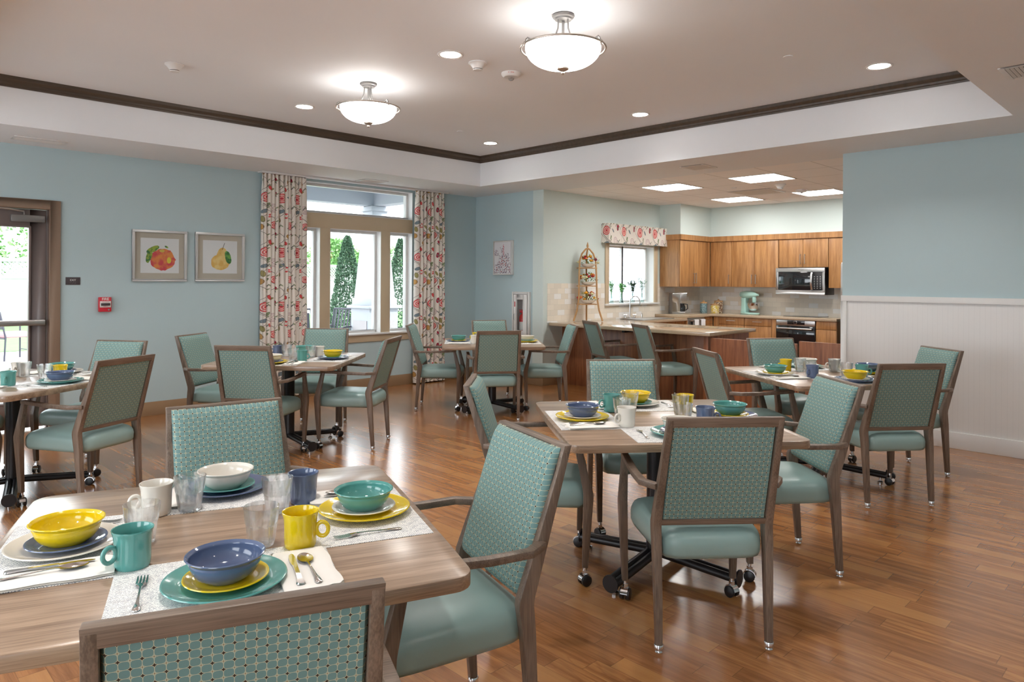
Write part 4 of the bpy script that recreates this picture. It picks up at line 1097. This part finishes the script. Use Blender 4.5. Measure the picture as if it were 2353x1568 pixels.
MB().tube([(10.0, 6.02, .835), (10.47, 6.02, .835)], .010, 12).tube([(10.02, 6.02, .835), (10.02, 6.06, .835)], .007).tube([(10.45, 6.02, .835), (10.45, 6.06, .835)], .007).build('handle', 'brushed_steel', t)
for a, l in ((10.10, 'left white towel hanging on the dishwasher handle'), (10.30, 'right white towel hanging on the dishwasher handle')):
    m = MB(); prof = [(6.045, .60), (6.040, .75), (6.036, .84), (6.028, .852), (6.010, .852), (6.004, .84), (6.002, .72), (6.004, .58)]
    rings = [[(a + .006 * math.sin(k), y, z) for y, z in prof] + [(a, y + .004 * (1 if y < 6.02 else -1), z) for y, z in reversed([(y, z - .004) for y, z in prof])] for k in (0,)]
    o = MB().loft([[(x, y, z) for y, z in prof] + [(x, y + (.004 if y < 6.02 else -.004), z - (.004 if z > .8 else 0)) for y, z in reversed(prof)] for x in (a, a + .04, a + .085, a + .13)]).build('towel', 'towel_white'); tag(o, l, 'towel', 'towels on the dishwasher')
# oven
t = empty('built_in_oven', 'black glass built-in oven with steel control strip and round dial', 'oven', (xf - .012, 4.652, 0))
MB().box(.02, .55, -.296, .296, .30, ZB - .047).build('body', 'black_metal', t)
MB().box(0, .02, -.300, .300, .795, ZB - .047).build('control_panel', 'brushed_steel', t, bevel=.002)
MB().box(-.002, 0, -.145, .125, .812, .872).build('display', 'dark_glass', t, bevel=.001)
MB().lathe([(.001, 0), (.031, 0), (.031, .012), (.028, .016), (.001, .017)], 28, Matrix.Translation((-.002, -.005, .843)) @ Matrix.Rotation(-PI / 2, 4, 'Y')).build('dial', 'chrome', t)
MB().lathe([(.001, .017), (.021, .017), (.021, .0185), (.001, .0186)], 24, Matrix.Translation((-.002, -.005, .843)) @ Matrix.Rotation(-PI / 2, 4, 'Y')).build('dial_face', 'black_plastic', t)
d = MB().box(0, .02, -.300, .300, .36, .790).build('door', 'dark_glass', t, bevel=.002)
MB().tube([(-.045, -.27, .752), (-.045, .27, .752)], .012, 12).box(-.045, 0, -.268, -.252, .745, .760).box(-.045, 0, .252, .268, .745, .760).build('handle', 'brushed_steel', d)
text('lettering', 'NEFF', .012, 'sign_dark', t, TX(-.0006, .235, .815), .0004)
# microwave
t = empty('microwave', 'steel over-range microwave with dark window and keypad', 'microwave', (10.99, 4.69, 1.48))
MB().box(.03, .395, -.378, .378, -.21, .205).build('body', 'black_metal', t, bevel=.002)
m = MB().box(0, .03, -.385, .385, .15, .210).box(0, .03, -.385, .385, -.21, -.14).box(0, .03, .345, .385, -.14, .15).box(0, .03, -.385, -.350, -.14, .15)
m.build('front_frame', 'brushed_steel', t, bevel=.002)
MB().box(.004, .028, -.185, .343, -.138, .148).build('window', 'dark_glass', t, bevel=.001)
MB().box(.006, .030, -.348, -.190, -.138, .148).build('keypad', 'black_plastic', t, bevel=.001)
m = MB()
for i in range(3):
    for j in range(8): m.box(.0045, .006, -.325 + i * .045, -.310 + i * .045, -.11 + j * .026, -.103 + j * .026)
m.build('keys', 'plastic_white', t)
m = MB(); n = 12
P = [(-.012 - .035 * math.sin(PI * k / n), -.195 + .0 * k, -.13 + .27 * k / n) for k in range(n + 1)]
MB().loft([[(x - .006, y - .014, z), (x + .006, y - .014, z), (x + .006, y + .014, z), (x - .006, y + .014, z)] for x, y, z in P]).build('handle', 'brushed_steel', t, bevel=.002)
text('lettering', 'Whirlpool', .020, 'grille_dark', t, TX(-.0006, -.02, .182), .0003)
# fridge
t = empty('refrigerator', 'edge of a steel two-door fridge beside the blue wall end', 'fridge', (10.56, 3.52, 0))
MB().box(.06, .80, -.42, .372, .03, 1.735).build('body', 'grille_dark', t, bevel=.004)
for z0, z1 in ((.06, 1.165), (1.175, 1.735)): MB().box(0, .055, -.42, .390, z0, z1).build('door', 'fridge_steel', t, bevel=.008)
MB().box(.01, .08, .33, .385, 1.737, 1.755).box(-.004, .03, .36, .392, 1.166, 1.174).build('hinge', 'plastic_white', t, bevel=.003)
o = MB().box(10.95, 11.33, 4.37, 4.93, ZB, ZB + .006).build('cooktop', 'dark_glass', bevel=.002); tag(o, 'flat black glass cooktop set in the back worktop under the microwave', 'cooktop')
# sink and tap
t = empty('sink', 'steel sink set in the lower worktop under the kitchen window', 'sink', (9.30, 6.36, ZS))
m = MB().box(-.42, .42, -.22, -.205, 0, .006).box(-.42, .42, .205, .22, 0, .006).box(-.42, -.405, -.205, .205, 0, .006).box(.405, .42, -.205, .205, 0, .006)
m.build('rim', 'brushed_steel', t, bevel=.002); MB().box(-.405, .405, -.205, .205, .0005, .003).build('basin', 'brushed_steel', t)
t = empty('tap', 'chrome gooseneck tap with cross handles under the kitchen window', 'tap', (9.16, 6.60, ZS), -.35)
P = [(0, 0, .0), (0, 0, .24)] + [(.095 - .095 * math.cos(a), 0, .24 + .11 * math.sin(a)) for a in [PI * k / 12 for k in range(1, 13)]] + [(.19, 0, .19)]
MB().tube(P, .0085, 12).build('spout', 'chrome', t)
MB().box(-.10, .10, -.02, .02, 0, .022).build('bridge', 'chrome', t, bevel=.008)
for q in (-1, 1): MB().lathe([(.001, .02), (.015, .02), (.012, .05), (.016, .058), (.001, .065)], 16, Matrix.Translation((q * .085, 0, 0))).tube([(q * .085 - .03, 0, .06), (q * .085 + .03, 0, .06)], .005).build('handle', 'chrome', t)
MB().lathe([(.001, 0), (.010, 0), (.010, .05), (.006, .08), (.001, .082)], 14, Matrix.Translation((.24, .02, 0))).build('side_spray', 'chrome', t)
# small appliances
t = empty('coffee_maker', 'steel drip coffee maker with glass jug on the back worktop', 'coffee maker', (10.29, 6.45, ZB), -.75)
MB().box(-.11, .11, -.11, .12, 0, .035).box(-.11, .02, -.11, .12, .035, .33).box(.02, .13, -.11, .12, .22, .345).box(-.11, .13, -.11, .12, .33, .345).build('body', 'brushed_steel', t, bevel=.006)
MB().box(.131, .135, -.07, .08, .24, .32).lathe([(.001, 0), (.02, 0), (.02, .006), (.001, .006)], 16, Matrix.Translation((.135, 0, .27)) @ Matrix.Rotation(PI / 2, 4, 'Y')).build('control_face', 'black_plastic', t)
MB().lathe([(.001, .037), (.055, .037), (.062, .06), (.060, .12), (.045, .155), (.045, .175), (.001, .178)], 24, Matrix.Translation((.075, 0, 0))).build('jug', 'dark_glass', t)
MB().tube([(.115, -.03, .165), (.155, -.05, .16), (.16, -.055, .09), (.13, -.04, .06)], .008).build('jug_handle', 'black_plastic', t)
def canister(x, y, r, h, mt, label):
    t = empty('canister', label, 'canister', (x, y, ZB), 0, 'kitchen canisters')
    MB().lathe([(.001, 0), (r * .92, 0), (r, .012), (r, h - .02), (r * .94, h - .004), (.001, h)], 32).build('jar', mt, t)
    MB().lathe([(.001, h - .001), (r * .98, h), (r * .98, h + .018), (.02, h + .026), (.012, h + .030), (.018, h + .042), (.001, h + .048)], 32).build('lid', 'stand_wood', t)
canister(11.00, 6.37, .062, .165, 'canister_teal', 'dark teal patterned canister left of the cream one')
canister(11.06, 6.19, .075, .135, 'canister_cream', 'short cream and yellow patterned canister in front')
canister(11.24, 6.22, .075, .19, 'canister_pattern', 'tall brown and cream patterned canister behind the cream one')
t = empty('stand_mixer', 'mint green stand mixer with steel bowl below the wall cabinets', 'mixer', (11.17, 5.60, ZB), 2.84)
# local: +y towards the head
m = MB(); pts = [(.10 * math.cos(a), .19 * math.sin(a)) for a in [2 * PI * k / 32 for k in range(32)]]
m.prism(pts, 0, .028).build('base_plate', 'mixer_mint', t, bevel=.008, seg=3)
MB().loft([rect(0, y, z, wx, wy) for z, y, wx, wy in ((.026, -.11, .11, .12), (.08, -.115, .085, .10), (.20, -.12, .08, .09), (.27, -.11, .10, .11))]).build('neck', 'mixer_mint', t, bevel=.012, seg=3)
rings = []
for k in range(15):
    q = k / 14; y = -.20 + .38 * q; r = .068 * (math.sin(PI * min(1, .12 + q * .93) * .98) ** .45) * (1 - .15 * q)
    rings.append([(r * .9 * math.cos(a), y, .325 + .0 * q + r * math.sin(a)) for a in [2 * PI * i / 20 for i in range(20)]])
MB().loft(rings).build('motor_head', 'mixer_mint', t, smooth=70)
MB().lathe([(.001, .19), (.03, .20), (.036, .25), (.03, .29), (.001, .29)], 20, Matrix.Translation((0, .09, 0))).build('beater_hub', 'mixer_mint', t)
MB().tube([(0, .09, .20), (0, .09, .12)], .005).build('beater_shaft', 'chrome', t)
MB().lathe([(.001, .075), (.045, .078), (.080, .11), (.095, .16), (.098, .20), (.094, .20), (.090, .16), (.001, .085)], 32, Matrix.Translation((0, .075, -.015))).build('mixing_bowl', 'chrome', t)
MB().box(-.069, -.060, -.05, .10, .298, .304).build('trim_band', 'chrome', t)
MB().sphere((-.07, -.02, .33), .012, 10, 8).build('speed_knob', 'black_plastic', t)
# herbs in bottle vases on the sill
rv = random.Random(5)
for k, (x, mt, l) in enumerate(((8.86, 'herb_green', 'clear bottle vase with fine green herbs, leftmost on the kitchen sill'), (9.12, 'herb_green', 'clear bottle vase with bushy green mint, second from left on the sill'),
                   (9.42, 'foliage_dark', 'clear bottle vase with dark leafy sprigs, third from left on the sill'), (9.68, 'herb_grey', 'clear bottle vase with tall grey green sprigs, rightmost on the sill'))):
    t = empty('bottle_vase', l, 'vase', (x, YK + .055, 1.118), 0, 'herb vases on the kitchen sill')
    MB().lathe([(.001, 0), (.036, 0), (.038, .01), (.032, .05), (.016, .085), (.013, .14), (.017, .15), (.013, .15), (.011, .12), (.012, .085), (.028, .045), (.033, .01), (.001, .006)], 24).build('bottle', 'vase_glass', t)
    m = MB(); tall = (.24, .20, .24, .30)[k]
    for i in range(13):
        a = rv.uniform(0, 2 * PI); rr = rv.uniform(.2, 1) * .085
        P = [(0, 0, .03), (rr * .1 * math.cos(a), rr * .1 * math.sin(a), .15), (rr * .6 * math.cos(a), rr * .6 * math.sin(a), .15 + tall * .5), (rr * math.cos(a) * 1.3, rr * math.sin(a) * .7, .12 + tall * rv.uniform(.7, 1))]
        m.tube(P, .0012, 4)
        for j in range(26):
            q = rv.uniform(.42, 1.0); i0 = min(2, int(q * 3)); f_ = q * 3 - i0; p = Vector(P[i0]).lerp(Vector(P[min(3, i0 + 1)]), f_)
            d = Vector((rv.uniform(-1, 1), rv.uniform(-1, 1), rv.uniform(-.3, 1))).normalized() * rv.uniform(.016, .030); s_ = d.cross(Vector((rv.uniform(-1, 1), rv.uniform(-1, 1), 1))).normalized() * (.010 if k in (1, 2) else .005)
            m.add([tuple(p), tuple(p + d * .5 + s_), tuple(p + d), tuple(p + d * .5 - s_)], [(0, 1, 2, 3)])
    m.build('herb_sprigs', mt, t, smooth=0)
# arched three-shelf stand with flower bowls
t = empty('flower_stand', 'light wooden arched three-shelf stand on the bar worktop', 'plant stand', (7.98, 6.50, ZS), -.62)
def arch(sx): return [(sx * .215, 0, .008), (sx * .165, 0, .16), (sx * .135, 0, .35), (sx * .128, 0, .70), (sx * .118, 0, .88), (sx * .085, 0, .98), (sx * .03, 0, 1.045), (0, 0, 1.06)]
for sx, nm in ((-1, 'side_leg'), (1, 'side_leg')): MB().tube([(x, -.05 * (1 - z / 1.1), z) for x, y, z in arch(sx)], .013, 10).build(nm, 'stand_wood', t)
MB().tube([(.03, .15, .006), (.02, .12, .30), (.01, .10, .75), (0, .05, .97), (0, 0, 1.05)], .013, 10).build('rear_leg', 'stand_wood', t)
MB().lathe([(.001, 1.05), (.012, 1.055), (.010, 1.07), (.018, 1.09), (.014, 1.11), (.005, 1.14), (.001, 1.155)], 16).build('finial', 'stand_wood', t)
SHZ = (.255, .52, .78)
for z in SHZ: MB().box(-.135, .135, -.045, .115, z - .014, z).build('shelf', 'stand_wood', t, bevel=.003)
Mst = Matrix.Translation((7.98, 6.50, ZS)) @ Matrix.Rotation(-.62, 4, 'Z')
for k, z in enumerate(SHZ):
    p = Mst @ Vector((.02, .03, z + .001))
    b = empty('flower_bowl', ('%s pale bowl of red, yellow and cream silk flowers on the arched stand' % ('lowest', 'middle', 'top')[k]), 'flower arrangement', tuple(p), -.62, 'flower bowls on the arched stand')
    MB().lathe([(.001, 0), (.045, 0), (.085, .022), (.112, .055), (.106, .055), (.001, .030)], 28).build('bowl', 'napkin_white', b)
    rb = random.Random(20 + k); m = MB()
    for i in range(170):
        a = rb.uniform(0, 2 * PI); e = rb.uniform(-.1, 1.2); r = rb.uniform(.04, .165)
        p0 = Vector((r * math.cos(a) * math.cos(e) * 1.15, r * math.sin(a) * math.cos(e) * .7, .05 + .15 * math.sin(e) * rb.uniform(.4, 1)))
        d = Vector((math.cos(a), math.sin(a) * .6, rb.uniform(-.3, .9))).normalized() * rb.uniform(.02, .045); s_ = d.cross(Vector((0, 0, 1))).normalized() * rb.uniform(.006, .012)
        m.add([tuple(p0), tuple(p0 + d * .5 + s_), tuple(p0 + d), tuple(p0 + d * .5 - s_)], [(0, 1, 2, 3)])
    m.build('foliage', 'foliage_green', b, smooth=0)
    for i in range(16):
        a = 2 * PI * i / 16 + rb.uniform(-.2, .2); e = rb.uniform(.0, 1.25)
        cxy = (.145 * math.cos(a) * math.cos(e), .095 * math.sin(a) * math.cos(e), .07 + .10 * math.sin(e)); r = rb.uniform(.018, .032)
        m = MB()
        m.sphere(cxy, r * .7, 8, 6)
        for q in range(6):
            a2 = q * PI / 3; m.sphere((cxy[0] + r * .5 * math.cos(a2), cxy[1] + r * .5 * math.sin(a2), cxy[2] - r * .1), r * .5, 6, 5, .8)
        m.build('flower', 'flower_' + ['red', 'gold', 'cream', 'orange', 'burgundy', 'red', 'gold', 'cream'][(i * 3 + k) % 8], b, smooth=60)

# ------------------------------------------------------------------ outside
o = MB().box(-10, 30, YW + .2, 17.2, -.16, -.03).build('patio', 'concrete', smooth=0); struct(o, 'pale concrete patio outside the window and door')
o = MB().box(-20, 45, 17.2, 40, -.2, -.02).build('lawn', 'grass', smooth=0); struct(o, 'green lawn between patio and fence')
# porch roof edge and beams
o = MB().box(1.9, 7.45, YW + .2, 11.1, 3.05, 3.2).box(1.9, 7.4, 10.75, 11.0, 2.79, 3.05).box(7.15, 7.4, YW + .2, 10.75, 2.79, 3.05).build('porch_roof', 'siding_white', smooth=0)
tag(o, 'white porch roof and beam seen through the top of the big window', 'porch roof')
def column(x, y, label):
    t = empty('porch_column', label, 'column', (x, y, -.03), 0, 'tapered porch columns')
    ms = lambda q, zs: [[(-h, -h, z), (h, -h, z), (h, h, z), (-h, h, z)] for h, z in zs]
    MB().loft(ms(0, [(.30, 0), (.30, .98)])).build('pedestal', 'siding_white', t, smooth=0)
    m = MB()
    for z in (.12, .34, .56): m.box(-.22, .22, -.312, -.300, z, z + .20).box(-.312, -.300, -.22, .22, z, z + .20)
    m.build('lap_boards', 'concrete', t, smooth=0)
    MB().box(-.36, .36, -.36, .36, .98, 1.03).build('pedestal_cap', 'siding_white', t, bevel=.01)
    MB().box(-.29, .29, -.29, .29, 1.03, 1.16).build('plinth', 'siding_white', t, bevel=.005)
    MB().loft(ms(0, [(.262, 1.16), (.15, 2.66)])).build('shaft', 'fence_vinyl', t, smooth=0)
    MB().box(-.16, .16, -.16, .16, 2.62, 2.73).box(-.20, .20, -.20, .20, 2.73, 2.815).build('capital', 'siding_white', t, bevel=.004)
column(7.28, 10.90, 'white tapered porch column on a boarded pedestal outside the window')
t = empty('garden_fence', 'long white vinyl fence with a lattice top beyond the lawn', 'fence', (0, 27.0, -.02))
MB().box(-18, 42, -.02, .02, 0, 1.46).build('panel', 'fence_vinyl', t, smooth=0)
MB().box(-18, 42, -.04, .04, 1.44, 1.54).box(-18, 42, -.04, .04, 1.98, 2.10).build('rail', 'fence_vinyl', t, smooth=0)
m = MB()
for k in range(480):
    x = -18 + k * .125
    for s_ in (-1, 1):
        xs = x + (.22 if s_ < 0 else -.22)
        m.add([(xs - .034, .0 + .012 * s_, 1.54), (xs + .034, .012 * s_, 1.54), (xs + .034 + s_ * .44, .012 * s_, 1.98), (xs - .034 + s_ * .44, .012 * s_, 1.98),
               (xs - .034, .006 + .012 * s_, 1.54), (xs + .034, .006 + .012 * s_, 1.54), (xs + .034 + s_ * .44, .006 + .012 * s_, 1.98), (xs - .034 + s_ * .44, .006 + .012 * s_, 1.98)],
              [(0, 1, 2, 3), (7, 6, 5, 4), (0, 3, 7, 4), (1, 5, 6, 2)])
m.build('lattice', 'fence_vinyl', t, smooth=0)
for k in range(25): MB().box(-17.9 + k * 2.44, -17.75 + k * 2.44, -.075, .075, 0, 2.16).build('post', 'fence_vinyl', t, bevel=.01)
def shrub(name, x, y, rx, ry, h, n, size, material, label, cat, seed, cone=False, group=None, trunk=False, z0=-.03):
    r_ = random.Random(seed); t = empty(name, label, cat, (x, y, z0), 0, group); m = MB()
    blobs = [(r_.uniform(-.6, .6), r_.uniform(-.6, .6), r_.uniform(.3, .9), r_.uniform(.35, .55)) for _ in range(9)]
    for i in range(n):
        if cone:
            q = r_.random() ** 1.3; a = r_.uniform(0, 2 * PI); rr = (1 - q) ** .7 * r_.uniform(.8, 1.05) * (1 + .12 * math.sin(a * 5 + q * 9)) + .04
            p = Vector((rx * rr * math.cos(a), ry * rr * math.sin(a), .05 + h * q)); out = Vector((math.cos(a), math.sin(a), .5))
        else:
            b = blobs[i % 9]; a, e = r_.uniform(0, 2 * PI), r_.uniform(-.9, PI / 2); k = b[3] * r_.uniform(.8, 1.05)
            p = Vector((rx * (b[0] + k * math.cos(a) * math.cos(e)), ry * (b[1] + k * math.sin(a) * math.cos(e)), h * (b[2] * .75 + k * .5 * math.sin(e)))); out = Vector((math.cos(a), math.sin(a), math.sin(e)))
            if p.z < .02: p.z = .02
        d = (out + Vector((r_.uniform(-1, 1), r_.uniform(-1, 1), r_.uniform(-1, 1)))).normalized() * size * r_.uniform(.6, 1.2)
        s_ = d.cross(Vector((r_.uniform(-1, 1), r_.uniform(-1, 1), r_.uniform(-1, 1)))).normalized() * size * .35
        m.add([tuple(p), tuple(p + d * .5 + s_), tuple(p + d), tuple(p + d * .5 - s_)], [(0, 1, 2, 3)])
    m.build('foliage', material, t, smooth=0)
    if not cone: MB().tube([(0, 0, 0), (.02, 0, h * .3), (-.01, .02, h * .75)], [.05 * rx + .02, .04 * rx + .015, .01], 8).build('trunk', 'stand_wood', t)
    return t
shrub('arborvitae', 9.42, 15.3, .44, .44, 2.5, 9000, .065, 'foliage_dark', 'tall conical dark green evergreen shrub outside the big window', 'shrub', 1, True)
shrub('arborvitae', 10.95, 15.2, .42, .42, 2.5, 6000, .065, 'foliage_dark', 'narrow evergreen shrub partly hidden at the right pane of the window', 'shrub', 2, True)
for k, (x, y, rx, h, l) in enumerate(((3.2, 31, 2.8, 4.2, 'broad light green tree behind the fence, seen through the exit door'), (9.2, 32, 2.4, 3.6, 'light green tree behind the fence left of centre'), (14.0, 31, 3.2, 3.7, 'light green tree behind the fence at the left window pane'),
                                     (18.8, 32, 3.0, 3.9, 'light green tree behind the fence at the middle pane'), (24.0, 31, 3.2, 4.2, 'light green tree behind the fence at the right pane'))):
    shrub('garden_tree', x, y, rx, 1.6, h, 9000, .17, 'foliage_light', l, 'tree', 30 + k, False, 'trees behind the fence')
shrub('leafy_plant', 7.35, 9.35, .25, .25, .82, 260, .22, 'foliage_dark', 'spiky green plant outside the lower right corner of the big window', 'plant', 50, True)
# slatted rocking chair outside the window
def patio_chair(x, y, rz, label, rock):
    t = empty('patio_chair', label, 'garden chair', (x, y, -.03), rz, 'garden chairs')
    for s_ in (-1, 1):
        MB().tube([(s_ * .26, -.24, .0 if not rock else .04), (s_ * .26, -.22, .42), (s_ * .26, -.34, .95)], .016).build('rear_leg', 'iron_dark', t)
        MB().tube([(s_ * .26, .26, .0 if not rock else .04), (s_ * .26, .26, .62)], .016).build('front_leg', 'iron_dark', t)
        MB().tube([(s_ * .26, .30, .60), (s_ * .26, .1, .64), (s_ * .26, -.25, .64)], .018).build('armrest', 'iron_dark', t)
        if rock: MB().tube([(s_ * .26, -.42, .10), (s_ * .26, -.2, .035), (s_ * .26, .1, .02), (s_ * .26, .38, .07)], .016).build('rocker', 'iron_dark', t)
    MB().tube([(-.26, -.34, .95), (.26, -.34, .95)], .016).tube([(-.26, .26, .40), (.26, .26, .40)], .014).tube([(-.26, -.23, .40), (.26, -.23, .40)], .014).tube([(-.26, .26, .16), (.26, .26, .16)], .010).build('cross_rail', 'iron_dark', t)
    if rock:
        for k in range(7):
            xx = -.21 + k * .07; MB().loft([[(xx - .015, y_, z_), (xx + .015, y_, z_), (xx + .015, y_ + .01, z_), (xx - .015, y_ + .01, z_)] for y_, z_ in ((-.22, .42), (-.28, .68), (-.345, .95))]).build('back_slat', 'iron_dark', t)
        for k in range(6): yy = -.2 + k * .085; MB().box(-.25, .25, yy, yy + .05, .41, .422).build('seat_slat', 'iron_dark', t)
    else:
        MB().box(-.25, .25, -.24, .27, .41, .50).build('cushion', 'cushion_pink', t, bevel=.03, seg=3)
        MB().loft([[(x_, -.22 - (z_ - .5) * .22, z_) for x_ in (0,)] and [(-.22, -.22 - (z_ - .5) * .22, z_), (.22, -.22 - (z_ - .5) * .22, z_), (.22, -.20 - (z_ - .5) * .22, z_), (-.22, -.20 - (z_ - .5) * .22, z_)] for z_ in (.56, .88)]).build('back_panel', 'iron_dark', t)
    return t
patio_chair(6.78, 11.4, 2.0, 'dark slatted rocking chair beside the porch column pedestal', True)
patio_chair(2.60, 15.6, -1.3, 'dark garden chair with pink cushion seen through the exit door', False)
patio_chair(1.95, 15.2, -1.9, 'second dark garden chair at the left picture edge beyond the door glass', False)
patio_chair(6.15, 11.5, 2.9, 'dark garden chair with pink cushion at the left pane of the big window', False)
o = MB()
for k in range(26): o.add([(10.3, 9.4, -.03 + k * .115), (17, 9.4, -.03 + k * .115), (17, 9.43, -.03 + k * .115), (10.3, 9.43, -.03 + k * .115), (10.3, 9.42, .085 + k * .115), (17, 9.42, .085 + k * .115), (17, 9.6, .085 + k * .115), (10.3, 9.6, .085 + k * .115)], [(0, 1, 5, 4), (0, 3, 2, 1), (4, 5, 6, 7)])
o = o.box(10.3, 17, 9.45, 9.6, -.03, 3.0).build('house_wall', 'siding_white', smooth=0); tag(o, 'white lap siding wall close outside the kitchen window', 'wall')
